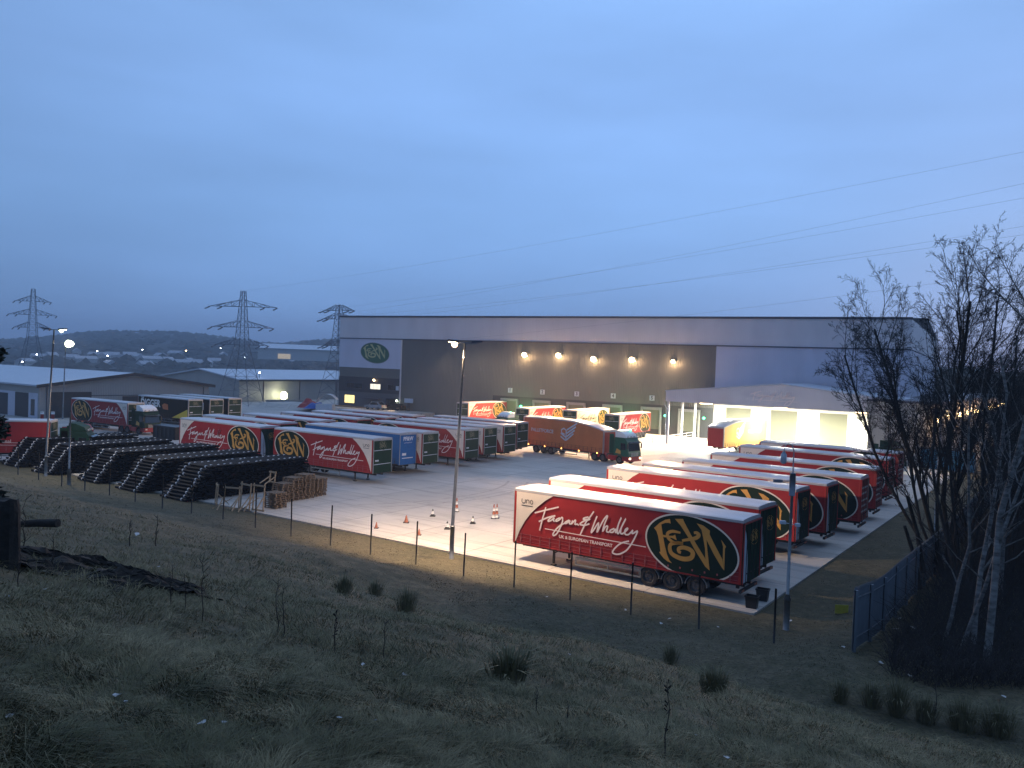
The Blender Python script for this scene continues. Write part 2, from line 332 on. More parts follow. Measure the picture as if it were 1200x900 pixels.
def make_trailer(kind='fw', rear='green'):
    root = empty('articulated_trailer')
    side_m = {'fw': 'red', 'plain': 'red', 'orange': 'orange', 'blue': 'blue', 'digger': 'black', 'white': 'white_g', 'dark': 'black'}[kind]
    xs = [0, 1.7, 3.4, 5.1, 6.8, 8.5, 10.2, 11.9, TL]
    # roof
    rb = MB(); xr = [TL*i/16 for i in range(17)]
    vs = []; fs = []
    for x in xr:
        z = roof_z(kind, x)
        vs += [(x, -.02, z-.17), (x, -.02, z-.04), (x, .10, z), (x, TW/2, z+.035), (x, TW-.10, z), (x, TW+.02, z-.04), (x, TW+.02, z-.17)]
    for i in range(16):
        for k in range(6): fs.append((i*7+k, i*7+k+1, (i+1)*7+k+1, (i+1)*7+k))
    fs += [tuple(range(7)), tuple(reversed(range(112, 119)))]
    rb.add(vs, fs); rb.build('roof', M['roof'] if kind != 'orange' else M['roof'], root)
    # curtains
    for sd in (-1, 1):
        y = 0. if sd < 0 else TW
        def fn(u, v, lift=0., sd=sd, y=y): return (u, y+sd*(.012+lift), v)
        cb = MB(); vs = []; fs = []
        nx = 40 # gently rippled curtain: fabric sags between poles
        for i in range(nx+1):
            x = .12+(TL-.24)*i/nx; b_ = .012*math.sin(i*math.pi/ (nx/12.)) 
            zt = roof_z(kind, x)-.17
            for v in (1.06, 1.5, 2.4, 3.2, zt): vs.append((x, y+sd*(.0+ (b_ if 1.2 < v < 3.9 else 0)*.35), v))
        for i in range(nx):
            for k in range(4): fs.append((i*5+k, i*5+k+1, (i+1)*5+k+1, (i+1)*5+k))
        cb.add(vs, fs, True); cur = cb.build('curtain', M[side_m], root)
        # corner posts, cant rail, bottom straps and buckles
        pm = 'redmetal' if kind in ('fw', 'plain', 'white') else ('blue' if kind == 'blue' else 'alu')
        for x in (0, TL-.12): pb = MB(); pb.box((x, y-.03 if sd < 0 else y-.05, 1.0), (x+.12, y+.05 if sd < 0 else y+.03, roof_z(kind, x)-.17)); pb.build('corner_post', M[pm], root)
        sb = MB(); sb.box((.12, y-.02, 1.0), (TL-.12, y+.02, 1.07)); 
        sb.build('side_rail', M['redmetal' if kind in ('fw', 'plain', 'white', 'orange') else 'chassis'], root)
        st = MB()
        for v in (1.16, 1.36, 1.56): st.box((.14, y+sd*.014-.004, v), (TL-.14, y+sd*.014+.004, v+.018))
        for i in range(20): 
            x = .5+.66*i; st.box((x, y+sd*.02-.006, 1.02), (x+.035, y+sd*.02+.006, 1.62)); st.box((x-.02, y+sd*.03-.012, 1.24), (x+.055, y+sd*.03+.012, 1.34))
        st.build('strap', M['strap'] if kind in ('fw', 'plain') else M['chassis'], root)
        if kind in ('fw', 'white'):
            if kind == 'fw':
                wb = MB(); wb.poly([fn(.13, 1.1, .016)]+[fn(.13, 4.0, .016)]+[fn(u, v, .016) for u, v in WHITE_EDGE]); wb.build('cream_corner', M['white_g'], cur)
            lb = MB()
            tf = (lambda u, v: fn(u, v, .022)) if sd < 0 else (lambda u, v: fn(9.62-u, v, .022))
            script_mesh(lb, tf)
            if sd < 0: put_text(lb, 'UK & EUROPEAN TRANSPORT', .25, lambda x, y_: fn(4.8+x, 1.80+y_, .022), bold=.006)
            else: put_text(lb, 'UK & EUROPEAN TRANSPORT', .25, lambda x, y_: fn(4.82-x, 1.80+y_, .022), bold=.006)
            lb.build('lettering', M['script'] if kind == 'fw' else M['green'], cur)
            ub = MB(); sgn = 1 if sd < 0 else -1; cx = .86
            # small three-letter maker's mark in rounded strokes, with a fine line of text under it
            def uf(u, v): return fn(cx+sgn*(u-.86), v, .024)
            ribbon(ub, [(.52, 3.62), (.50, 3.46), (.58, 3.38), (.70, 3.38), (.74, 3.46), (.74, 3.60)], .04, uf)
            ribbon(ub, [(.82, 3.37), (.82, 3.54), (.90, 3.58), (1.0, 3.54), (1.01, 3.37)], .04, uf)
            ribbon(ub, [(1.10, 3.48), (1.12, 3.57), (1.21, 3.58), (1.27, 3.48), (1.22, 3.38), (1.13, 3.39), (1.10, 3.48)], .04, uf)
            ub.add([uf(.50, 3.22), uf(1.26, 3.22), uf(1.26, 3.26), uf(.50, 3.26)], [(0, 1, 2, 3)])
            ub.build('maker_mark', M['chassis'], cur)
            ef = fn if sd < 0 else (lambda u, v, l=0.: fn(21.9-u, v, l))
            emblem(cur, lambda u, v, l, ef=ef: ef(u, v, .016+l), vmax=4.0)
        elif kind == 'plain':
            lb = MB(); put_text(lb, 'Professional', .5, (lambda x, y_: fn(9+x, 2.1+y_, .02)) if sd < 0 else (lambda x, y_: fn(4.6-x, 2.1+y_, .02)))
            for v in (1.72, 1.95): lb.poly([fn(.6, v, .018), fn(12.5, v, .018), fn(12.5, v+.035, .018), fn(.6, v+.035, .018)])
            lb.build('lettering', M['script'], cur)
        elif kind == 'orange':
            lb = MB()
            tx = (lambda x, y_: fn(9.4+x, 2.95+y_, .02)) if sd < 0 else (lambda x, y_: fn(10.2-x, 2.95+y_, .02))
            put_text(lb, 'PALLETFORCE', .62, tx, bold=.012)
            # winged mark: an eagle head over feather bars
            c0 = 4.6 if sd < 0 else 6.0; s_ = 1 if sd < 0 else -1
            def wf(u, v): return fn(c0+s_*u, 2.0+v, .02)
            ribbon(lb, [(-.05, .0), (-.05, 1.3), (-.45, 1.55), (-.85, 1.35), (-.8, .95), (-.3, .8)], .17, wf, k=1)
            for k in range(4): ribbon(lb, [(.05, .12+.42*k), (1.7-.18*(3-k), 1.0+.44*k)], .19, wf, k=1)
            for k in range(2): ribbon(lb, [(-.12, .05+.4*k), (-.95, .5+.4*k)], .17, wf, k=1)
            lb.build('lettering', M['paleblue'], cur)
        elif kind == 'digger':
            lb = MB(); tx = (lambda x, y_: fn(2.4+x, 3.0+y_, .02)) if sd < 0 else (lambda x, y_: fn(10.1-x, 3.05+y_, .02))
            put_text(lb, 'DIGGER', 1.5, tx, bold=.06)
            tx = (lambda x, y_: fn(1.0+x, 3.72+y_, .02)) if sd < 0 else (lambda x, y_: fn(12.3-x, 3.82+y_, .02))
            put_text(lb, 'THE', .4, tx, bold=.015); lb.build('lettering', M['white'], cur)
            yb = MB(); q = (lambda u, v: fn(u, v, .02)) if sd > 0 else (lambda u, v: fn(TL-u, v, .02))
            yb.poly([q(.15, 1.1), q(.15, 2.6), q(4.2, 1.1)]); yb.build('yellow_triangle', M['yellow'], cur)
            ob = MB(); ob.poly([q(5.2, 2.2), q(6.6, 2.3), q(6.9, 2.9), q(6.3, 3.2), q(5.3, 3.1)]); ob.build('orange_badge', M['orange'], cur)
    # front bulkhead
    fb = MB(); z1 = roof_z(kind, 0)-.17
    fb.box((-.03, .0, 1.0), (.0, TW, z1))
    fcol = {'fw': 'green', 'plain': 'green', 'orange': 'redmetal', 'blue': 'blue', 'digger': 'green', 'white': 'green', 'dark': 'green'}[kind]
    fr = fb.build('front_panel', M[fcol], root)
    fp = MB()
    for y in (0, TW-.08): fp.box((-.06, y, 1.0), (-.03, y+.08, z1))
    fp.box((-.06, .08, z1-.07), (-.03, TW-.08, z1)); fp.build('panel_frame', M['alu'], fr)
    if kind != 'orange':
        lb = MB()
        def ff(a, z, l=0.): return (-.034-l, a, z)   # seen from the front, a grows to the left
        if kind == 'blue':
            put_text(lb, 'PF&W', .55, lambda x, y_: ff(TW/2-x, 3.55+y_), bold=.02); put_text(lb, 'UK TRANSPORT', .16, lambda x, y_: ff(TW/2-x, 3.15+y_))
            lb.poly([ff(2.1, 1.9), ff(1.5, 1.9), ff(1.5, 2.15), ff(2.1, 2.15)]); lb.poly([ff(2.1, 1.6), ff(.5, 1.6), ff(.5, 1.68), ff(2.1, 1.68)])
        else:
            for v in (3.02, 1.75): lb.poly([ff(2.36, v), ff(.14, v+.03), ff(.14, v+.09), ff(2.36, v+.06)])
            lb.poly([ff(2.2, 2.05), ff(1.75, 2.05), ff(1.75, 2.2), ff(2.2, 2.2)])
        lb.build('front_lettering', M['paleblue'] if kind != 'blue' else M['white'], fr)
        if kind != 'blue': emblem(fr, lambda u, v, l: (-.036-l, TW/2-(u-10.95)*.2, 3.5+(v-2.42)*.26), vmin=-9, vmax=9, name='front_emblem', scale_mats=('strap_pale', 'green', 'strap_pale'))
    # rear doors
    rb = MB(); z1 = roof_z(kind, TL)-.17
    rb.box((TL, .0, 1.0), (TL+.05, TW, z1))
    rcol = {'green': 'green', 'red': 'redmetal', 'blue': 'blue', 'orange': 'redmetal'}[rear]
    rd = rb.build('rear_door', M[rcol], root)
    rf = MB()
    for y in (-.01, TW-.06): rf.box((TL+.05, y, 1.0), (TL+.09, y+.07, z1))
    rf.box((TL+.05, .06, z1-.08), (TL+.09, TW-.06, z1)); rf.build('door_frame', M['redmetal' if rear != 'blue' else 'blue'], rd)
    lk = MB()
    for y in (.45, 1.0, 1.5, 2.05): lk.tube([(TL+.075, y, 1.03), (TL+.075, y, z1-.09)], .018, 5)
    for y in (.45, 1.0, 1.5, 2.05): lk.box((TL+.09, y, 1.45), (TL+.11, y+.22, 1.5))
    lk.build('locking_bar', M['chassis'], rd)
    if rear == 'green':
        wb = MB(); wb.poly([(TL+.056, y, z) for y, z in [(.10, 1.05), (.10, 3.75), (.3, 3.5), (.5, 3.0), (.62, 2.4), (.68, 1.8), (.69, 1.05)]])
        wb.build('pale_wedge', M['paleblue'], rd)
        emblem(rd, lambda u, v, l: (TL+.056+l, 1.55+(u-10.95)*.24, 3.15+(v-2.42)*.24), vmin=-9, vmax=9, name='door_emblem', scale_mats=('gold', 'green', 'gold'))
    elif rear == 'red':
        wb = MB()
        for k, z in enumerate((3.3, 2.9, 2.4, 2.0, 1.6)): wb.poly([(TL+.056, y, zz) for y, zz in [(.25, z), (2.1-.3*(k % 2), z), (2.1-.3*(k % 2), z+.13), (.25, z+.13)]])
        wb.build('door_lettering', M['script'], rd)
        wb = MB(); wb.poly([(TL+.056, 2.16, 1.1), (TL+.056, 2.36, 1.1), (TL+.056, 2.36, 3.9), (TL+.056, 2.16, 3.9)]); wb.build('pale_stripe', M['white_g'], rd)
    # chassis
    cb = MB()
    for y in (.75, 1.6): cb.box((.3, y, .72), (TL-.1, y+.14, 1.0))
    for i in range(10): cb.box((.6+1.35*i, .1, .88), (.7+1.35*i, TW-.1, 1.0))
    cb.box((TL-.12, .05, .55), (TL, TW-.05, .7)); cb.box((TL-.5, .7, .6), (TL-.35, .85, .95)); cb.box((TL-.5, 1.65, .6), (TL-.35, 1.8, .95))
    for k in range(3): cb.tube([(TL-4.95+1.31*k, .3, .5), (TL-4.95+1.31*k, TW-.3, .5)], .07, 8)
    cb.box((.0, .0, .95), (TL, TW, 1.0))
    cb.build('chassis', M['chassis'], root)
    for y in (.15, TW-.5): tl = MB(); tl.box((TL-.02, y, .58), (TL+.02, y+.35, .68)); tl.build('tail_lamp', M['conered'], root)
    # landing legs, side guards, wheels, mudguards
    for y in (.35, TW-.45):
        lb = MB(); lb.box((2.5, y, .12), (2.62, y+.1, .98)); lb.box((2.42, y-.06, .0), (2.7, y+.16, .07)); lb.bar((2.56, y+.05, .7), (3.1, y+.05, .98), .06); lb.build('landing_leg', M['chassis'], root)
    for y in (.02, TW-.06):
        gb = MB()
        for z in (.36, .72): gb.box((4.2, y, z), (8.2, y+.04, z+.10))
        for x in (4.2, 6.2, 8.14): gb.box((x, y, .46), (x+.07, y+.04, .72))
        for x in (4.9, 7.5): gb.box((x, y+.01, .82), (x+.06, y+.03, 1.0))
        gb.build('side_guard', M['galv'], root)
    for k in range(3):
        for sd in (-1, 1):
            tb = MB(); hb = MB(); y0 = .06 if sd < 0 else TW-.06; x = TL-4.95+1.31*k
            wheel(tb, hb, x, y0, sd); t_ = tb.build('wheel', M['tyre'], root); hb.build('hub', M['hub'], t_)
            mg = MB(); n = 12; vs = []
            for i in range(n+1):
                a = math.pi*i/n; vs += [(x+.6*math.cos(a), y0+sd*.02, .5+.56*math.sin(a)), (x+.6*math.cos(a), y0-sd*.36, .5+.56*math.sin(a))]
                vs += [(x+.56*math.cos(a), y0+sd*.02, .5+.52*math.sin(a)), (x+.56*math.cos(a), y0-sd*.36, .5+.52*math.sin(a))]
            fs = []
            for i in range(n):
                o = 4*i; fs += [(o, o+1, o+5, o+4), (o+2, o+6, o+7, o+3), (o, o+4, o+6, o+2), (o+1, o+3, o+7, o+5)]
            mg.add(vs, fs); mg.build('mudguard', M['galv'], root)
    return root
def place_trailer(root, label, loc, rz, cat='trailer', group=None, sz=1., markers=False):
    root.location = (loc[0], loc[1], 0); root.rotation_euler = (0, 0, rz); root.scale = (1, 1, sz)
    tag(root, label, cat, group)
    if markers:
        for i in range(5):
            for y in (-.04, TW+.0):
                b = MB(); b.box((.9+2.9*i, y, .92), (1.02+2.9*i, y+.04, 1.04)); b.build('marker_lamp', M['marker'], root)
    return root
# ---------------------------------------------------------------- tractor unit: local x runs backwards from the bumper, as on the trailers
def make_tractor(upper='cabgreen', lower='redmetal', roofm='white', lights=False):
    root = empty('tractor_unit')
    w = 2.5
    cab = MB()
    # cab outline in the side view (x back, z up), extruded across: raked screen, high roof
    prof = [(.10, .45), (.0, .62), (.0, 1.35), (.05, 1.5), (.30, 2.75), (.62, 3.12), (2.15, 3.15), (2.2, 1.0), (1.65, 1.0)]
    cab.prism([(x, .02, z) for x, z in prof], (0, w-.04, 0)); cb = cab.build('cab', M[upper], root)
    lo = MB(); lo.box((-.05, .0, .38), (.35, w, .95)); lo.box((-.07, .2, .62), (-.05, w-.2, .9)); lo.build('bumper', M[lower], root)
    gl = MB(); gl.poly([(.045, .14, 1.62), (.045, w-.14, 1.62), (.275, w-.2, 2.62), (.275, .2, 2.62)]); gl.build('windscreen', M['glass'], root)
    vz = MB(); vz.poly([(.12, .1, 2.72), (.12, w-.1, 2.72), (-.12, w-.1, 2.60), (-.12, .1, 2.60)]); vz.prism([(.12, .1, 2.72), (-.12, .1, 2.60), (-.12, .1, 2.56), (.12, .1, 2.66)], (0, w-.2, 0)); vz.build('sun_visor', M['glass'], root)
    gr = MB()
    for k in range(5): gr.box((-.02, .55, 1.0+.09*k), (.01, w-.55, 1.045+.09*k))
    gr.build('grille', M['alu'], root)
    for y, sd in ((.02, -1), (w-.02, 1)):
        wn = MB(); wn.poly([(.42, y+sd*.006, 1.75), (.5, y+sd*.006, 2.5), (1.2, y+sd*.006, 2.55), (1.2, y+sd*.006, 1.7)]); wn.build('side_window', M['glass'], root)
        mr = MB(); mr.box((.02, y+sd*.12-.09, 1.9), (.12, y+sd*.12+.09, 2.5)); mr.bar((.1, y, 2.45), (.1, y+sd*.12, 2.45), .03); mr.build('mirror', M['tub'], root)
        sg = MB(); sg.poly([(1.15, y+sd*.008, 1.2), (1.15, y+sd*.008, 1.6), (1.75, y+sd*.008, 1.85), (1.95, y+sd*.008, 1.3)]); sg.build('cab_emblem', M['gold'], root)
        st = MB(); st.box((.35, y-.06 if sd > 0 else y, .45), (.95, y if sd > 0 else y+.06, .95)); st.box((1.9, y-.1 if sd > 0 else y, .4), (3.1, y if sd > 0 else y+.1, .95)); st.build('side_skirt', M[lower], root)
        hl = MB(); yy = .12 if sd < 0 else w-.42; hl.box((-.075, yy, .66), (-.045, yy+.3, .84)); hl.build('headlight', M['headlamp'] if lights else M['white_g'], root)
        dl = MB(); dl.poly([(2.2, y, 1.2), (2.2, y, 3.5), (2.9, y, 3.5), (2.9, y, 1.2)]); dl.prism([(2.2, y, 1.2), (2.2, y, 3.2), (2.8, y, 3.2), (2.8, y, 1.2)], (0, -sd*.04, 0)); dl.build('side_fairing', M[upper], root)
    # roof air deflector and light bar
    df = MB(); df.prism([(.55, .18, 3.16), (.75, .18, 3.55), (1.55, .18, 3.92), (2.15, .18, 3.95), (2.15, .18, 3.16)], (0, w-.36, 0)); df.build('roof_deflector', M[roofm], root)
    lb = MB(); lb.tube([(.42, .2, 3.2), (.42, w-.2, 3.2)], .03, 6)
    for k in range(4): lb.tube([(.36, .35+.6*k, 3.28), (.44, .35+.6*k, 3.28)], .1, 10)
    lb.build('light_bar', M['alu'], root)
    bc = MB(); bc.tube([(1.4, .35, 3.93), (1.4, .35, 4.05)], .08, 8); bc.build('beacon', M['greenlamp'] if lights else M['conered'], root)
    ch = MB()
    for y in (.75, 1.6): ch.box((.6, y, .62), (5.9, y+.12, .9))
    ch.box((3.6, .6, .95), (5.0, w-.6, 1.02)); ch.tube([(3.2, .35, .45), (3.2, .35, .95)], .25, 10); ch.tube([(2.3, w-.35, .7), (3.4, w-.35, .7)], .28, 12)
    ch.build('chassis', M['chassis'], root)
    for x in (1.35, 3.9, 5.2):
        for sd in (-1, 1):
            tb = MB(); hb = MB(); wheel(tb, hb, x, .05 if sd < 0 else w-.05, sd, w=.34 if x < 2 else .6); t_ = tb.build('wheel', M['tyre'], root); hb.build('hub', M['hub'], t_)
            mg = MB(); n = 10; vs = []; y0 = .05 if sd < 0 else w-.05
            for i in range(n+1):
                a = math.pi*i/n
                for rr in (.66, .58): vs += [(x+rr*math.cos(a), y0+sd*.03, .5+rr*math.sin(a)), (x+rr*math.cos(a), y0-sd*.4, .5+rr*math.sin(a))]
            fs = []
            for i in range(n):
                o = 4*i; fs += [(o, o+1, o+5, o+4), (o+2, o+6, o+7, o+3), (o, o+4, o+6, o+2), (o+1, o+3, o+7, o+5)]
            mg.add(vs, fs); mg.build('wheel_arch', M[lower], root)
    return root
def place_tractor(t, label, P, rz, cat='lorry cab', group=None):
    t.location = (P[0], P[1], 0); t.rotation_euler = (0, 0, rz); return tag(t, label, cat, group)
def at_local(loc, rz, x, y=0.):
    c, s = math.cos(rz), math.sin(rz); return (loc[0]+c*x-s*y, loc[1]+s*x+c*y)
# --- nine parked on the right, fronts to the left, facing the camera with their left flank
R0 = -.617
proto = make_trailer('fw', 'green')
protoR = make_trailer('fw', 'red')
right = [((604.2, 571.5), 4.18, -.617, 1., proto, 'red curtain trailer nearest the grass verge, whole flank lettering and oval emblem in view'),
 ((644, 559.5), 4.31, -.66, 1.03, proto, 'red curtain trailer second from the verge, parked close behind the nearest one'),
 ((711.7, 546.7), 4.26, -.66, 1.02, proto, 'red curtain trailer third from the verge, cream front corner showing above the second roof'),
 ((753, 542.5), 4.26, -.65, 1.02, proto, 'red curtain trailer fourth from the verge, mostly roof and dark rear doors in view'),
 ((800, 538.3), 4.18, -.605, 1., protoR, 'red curtain trailer fifth from the verge, red rear doors with faded pale lettering'),
 ((833.3, 530.8), 4.18, -.61, 1., protoR, 'red curtain trailer sixth from the verge, its rear doors lit orange by the yard lamps'),
 ((866.7, 521.7), 4.26, -.66, 1.02, protoR, 'red curtain trailer last but one of the right-hand row, beside the bare tree')]
used = set()
def take(p):
    if id(p) in used: return copy_tree(p)
    used.add(id(p)); return p
GR = 'trailers parked in the right-hand row'
for px, z, rz, sz, pr, lab in right:
    P = g(*px, z); place_trailer(take(pr), lab, P, rz, group=GR, sz=sz)
P = g(881, 517.5, 4.18); place_trailer(take(protoR), 'red curtain trailer farthest from the verge in the right-hand row', (P.x+1.2, P.y+1.2), -.63, group=GR)
# --- left block, row nearest the hill: rear emblems left, dark green front panels right
GL = 'trailers parked in the left-hand block'
def place_front_right(tr, px, z, lab, ang=.605, sz=1., width_px=None):
    P = g(*px, z); rz = math.pi-ang          # local x (backwards) points to -d; local +y side faces the camera
    # P is the camera-side front corner = local (0, TW)
    q = at_local((0, 0), rz, 0, TW); loc = (P.x-q[0], P.y-q[1]); return place_trailer(tr, lab, loc, rz, group=GL, sz=sz)
place_front_right(take(proto), (437.5, 514), 4.18, 'red curtain trailer with round gold emblem at its left end, nearest the pallet stacks')
blue = make_trailer('blue', 'blue')
place_front_right(blue, (468.5, 507.5), 4.18, 'blue box trailer with white lettering on its front panel')
place_front_right(take(proto), (495.5, 506.5), 4.18, 'red curtain trailer with green front panel, right beside the blue trailer')
place_front_right(take(proto), (545, 503), 4.18, 'red curtain trailer with half its flank lettering showing behind the tall lamp post')
place_front_right(take(proto), (567.5, 500), 4.18, 'red curtain trailer second from the right end of the left-hand block')
place_front_right(take(proto), (590.7, 498.3), 4.18, 'red curtain trailer at the right end of the left-hand block')
# back row: fronts left, rears right
def place_front_left(tr, px, z, lab, ang=.605, group=GL):
    P = g(*px, z); return place_trailer(tr, lab, P, -ang, group=group)
place_front_left(take(proto), (211, 489.5), 4.18, 'red curtain trailer behind the black pipe stacks, cream corner at its left end')
for (dd, nn), lab in zip([(-84.3, 58.6), (-84.6, 64.5), (-84.8, 70.5), (-85.2, 76.0), (-85.6, 81.5)],
    ['roof of the trailer directly behind the one by the pipe stacks', 'roof of the third trailer behind the pipe stacks', 'roof of the fourth trailer behind the pipe stacks', 'roof of the fifth trailer behind the pipe stacks', 'roof of the farthest trailer behind the pipe stacks']):
    place_trailer(take(proto), 'red trailer, '+lab, W(dd, nn), -.605, group=GL)
for (dd, nn), lab in zip([(-57.5, 84.6)], ['red curtain trailer at the back of the left-hand block, mostly its roof in view']):
    q = at_local((0, 0), math.pi-.605, 0, TW); P = W(dd, nn); place_trailer(take(proto), lab, (P.x-q[0], P.y-q[1]), math.pi-.605, group=GL)
# --- trailers backed onto the docks
GD = 'trailers backed onto the warehouse docks'
WA = .524
def place_dock(tr, px, z, lab, ang=math.pi/2-WA):
    P = g(*px, z); return place_trailer(tr, lab, P, ang, group=GD)
place_dock(take(proto), (549, 472), 4.18, 'red curtain trailer backed onto the dock left of the white-roofed lorry cab')
place_dock(take(proto), (620, 478.5), 4.18, 'red curtain trailer on the dock, roof and upper flank showing over the orange trailer')
whitet = make_trailer('white', 'green'); place_dock(whitet, (676, 481), 4.18, 'pale cream trailer backed onto the dock behind the orange trailer')
place_dock(take(proto), (726, 486), 4.18, 'red curtain trailer with oval emblem on the dock next to the white canopy post')
# --- orange lorry crossing the yard and its twin inside the canopy
orange = make_trailer('orange', 'orange')
Pr = g(614, 487.5, 4.6); rzO = math.atan2((g(722, 503, 4.1)-Pr).y, (g(722, 503, 4.1)-Pr).x)
# local +x is backwards, so the lorry heads the other way; camera sees the +y flank
rz = rzO+math.pi; q = at_local((0, 0), rz, TL, TW); locO = (Pr.x-q[0], Pr.y-q[1])
place_trailer(orange, 'orange curtain trailer with winged mark and PALLETFORCE lettering, crossing the yard', locO, rz, markers=True)
tr1 = make_tractor('cabgreen', 'redmetal', 'white', True)
place_tractor(tr1, 'green and red lorry cab with white roof deflector pulling the orange trailer', at_local(locO, rz, -3.75, 0), rz)
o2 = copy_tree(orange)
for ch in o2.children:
    if ch.name.startswith('curtain'): ch.material_slots[0].link = 'OBJECT'; ch.material_slots[0].material = M['lamplit_orange']
P = g(849, 496.5, 4.6); q = at_local((0, 0), -math.pi/2-WA, TL, TW*0)
# this one faces away: its red rear end with lettering looks at the yard
rz2 = math.pi/2-WA-.20
def rear_place(tr, px, z, lab, rz):
    P = g(*px, z); return place_trailer(tr, lab, (P.x, P.y), rz, group=GD)
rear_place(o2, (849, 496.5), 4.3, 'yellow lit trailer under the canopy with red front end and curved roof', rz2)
tr2 = make_tractor('cabgreen', 'redmetal', 'white', True)
P = g(601, 514, 0); place_tractor(tr2, 'dark green lorry cab with glowing white roof deflector, nose towards the left-hand block', (P.x-1.2, P.y), math.pi/2-WA-.25)
# --- left side: red lorry, DIGGER trailer and others, red trailer at the frame edge
P = g(84, 466, 4.18); P2 = g(144, 471.5, 4.18); a = math.atan2(P2.y-P.y, P2.x-P.x)
rz = a+math.pi; q = at_local((0, 0), rz, TL, TW); locL = (P.x-q[0], P.y-q[1])
place_trailer(take(proto), 'red trailer of the lorry standing in front of the grey unit', locL, rz)
tr3 = make_tractor('green', 'redmetal', 'white'); place_tractor(tr3, 'dark green and red lorry cab with white roof deflector, in front of the black trailer', at_local(locL, rz, -3.75, 0), rz)
dig = make_trailer('digger', 'green')
P = g(221, 468, 4.18); rz = math.pi-.60; q = at_local((0, 0), rz, 0, TW); place_trailer(dig, 'black trailer with white DIGGER lettering and a yellow triangle', (P.x-q[0], P.y-q[1]), rz)
dk = make_trailer('dark', 'green')
for px, lab in (((246, 467.5), 'dark curtain trailer right of the black lettered one'), ((268, 466.5), 'dark curtain trailer at the right end beside the lattice tower')):
    P = g(*px, 4.18); place_trailer(take(dk), lab, (P.x-q[0], P.y-q[1]), rz)
P = g(-30, 491.5, 4.18); P2 = g(59, 493, 4.18); a = math.atan2(P2.y-P.y, P2.x-P.x); rz = a+math.pi
q = at_local((0, 0), rz, 0, TW); locE = (P2.x-q[0], P2.y-q[1])
place_trailer(make_trailer('plain', 'green'), 'plain red trailer cut off by the left edge of the frame, behind the pipes', locE, rz)
tr4 = make_tractor('green', 'white', 'green'); place_tractor(tr4, 'dark lorry cab with green deflector at the left edge behind the pipe stacks', at_local(locE, rz, -3.75, 0), rz)
P = g(1062, 556, 0); tr5 = copy_tree(tr4); place_tractor(tr5, 'dark lorry cab parked behind the bare tree at the end of the right-hand row', (P.x, P.y), 2.2)
# ---------------------------------------------------------------- ground
def sst(x, a, b):
    t = min(1, max(0, (x-a)/(b-a))); return t*t*(3-2*t)
from mathutils import noise as mnoise
PA = [(-400, -.1), (0, -.10), (2, .02), (5, .40), (9, .8), (12, .95), (14.5, 1.35), (17, 2.7), (19.7, 4.0), (25, 5.65), (38.5, 9.72), (45, 10.3), (90, 11), (400, 12)]
PB = [(-400, -.1), (0, -.10), (2, .02), (5, .40), (9, 1.15), (19.7, 4.15), (25, 5.65), (38.5, 9.72), (45, 10.3), (90, 11), (400, 12)]
def interp(P, s):
    for i in range(len(P)-1):
        if s <= P[i+1][0]:
            a, b = P[i], P[i+1]; t = (s-a[0])/(b[0]-a[0]); return a[1]+(b[1]-a[1])*t
    return P[-1][1]
def smooth_prof(P, s):
    return (interp(P, s-.9)+2*interp(P, s)+interp(P, s+.9))/4
def height(d, n):
    s = EDGE-n
    wB = 1-sst(d, -30, -17)
    z = smooth_prof(PA, s)*(1-wB)+smooth_prof(PB, s)*wB
    # woodland floor to the right of the palisade rises gently
    k = sst(d, -5.5, 6)*sst(n, 30, 60)
    z += k*min(4.5, max(0, (d+5.5)*.35))
    amp = sst(s, 1.5, 9)
    if amp > 0 or d > -5.5:
        amp = max(amp, sst(d, -5, -1)*.8)
        v = mnoise.noise(Vector((d*.16, n*.16, 0)))*.32+mnoise.noise(Vector((d*.55, n*.55, 4)))*.13+mnoise.noise(Vector((d*1.5, n*1.5, 9)))*.06
        z += v*amp
    z += .62*sst(d, -10, -6.8)*(1-sst(n, 38, 62))*sst(n, 24, 30)
    if n > 235: z -= 14*sst(n, 235, 330)
    if d < -190: z -= 12*sst(-d, 190, 300)*sst(n, -50, 20)
    return z
def axis_pts(lo, hi, c0, c1, step, grow=1.18):
    a = [c0]; 
    while a[-1] < c1: a.append(a[-1]+step)
    st = step
    while a[-1] < hi: st *= grow; a.append(a[-1]+st)
    st = step; b = [c0]
    while b[-1] > lo: st *= grow; b.append(b[-1]-st)
    return sorted(set(b+a))
ds = axis_pts(-5000, 5000, -62, 22, .42); ns = axis_pts(-600, 5000, -2, 41, .33)
vs = []; 
for n_ in ns:
    for d_ in ds:
        P = W(d_, n_, height(d_, n_)); vs.append((P.x, P.y, P.z))
nd = len(ds); fs = [(j*nd+i, j*nd+i+1, (j+1)*nd+i+1, (j+1)*nd+i) for j in range(len(ns)-1) for i in range(nd-1)]
t = MB(); t.add(vs, fs, True); ter = t.build('ground', [M['terrain'], M['verge']])
def is_verge(d_, n_): return n_ > 25.2+2.6*sst(d_, -40, -20)*0+5.2*(1-sst(d_, -30, -16))+1.1*mnoise.noise(Vector((d_*.3, n_*.3, 3)))+.5*mnoise.noise(Vector((d_*1.3, n_*1.3, 3)))
ter.data.polygons.foreach_set('material_index', [1 if is_verge(ds[i % (nd-1)], ns[i//(nd-1)]) else 0 for i in range(len(fs))]); tag(ter, kind='structure')
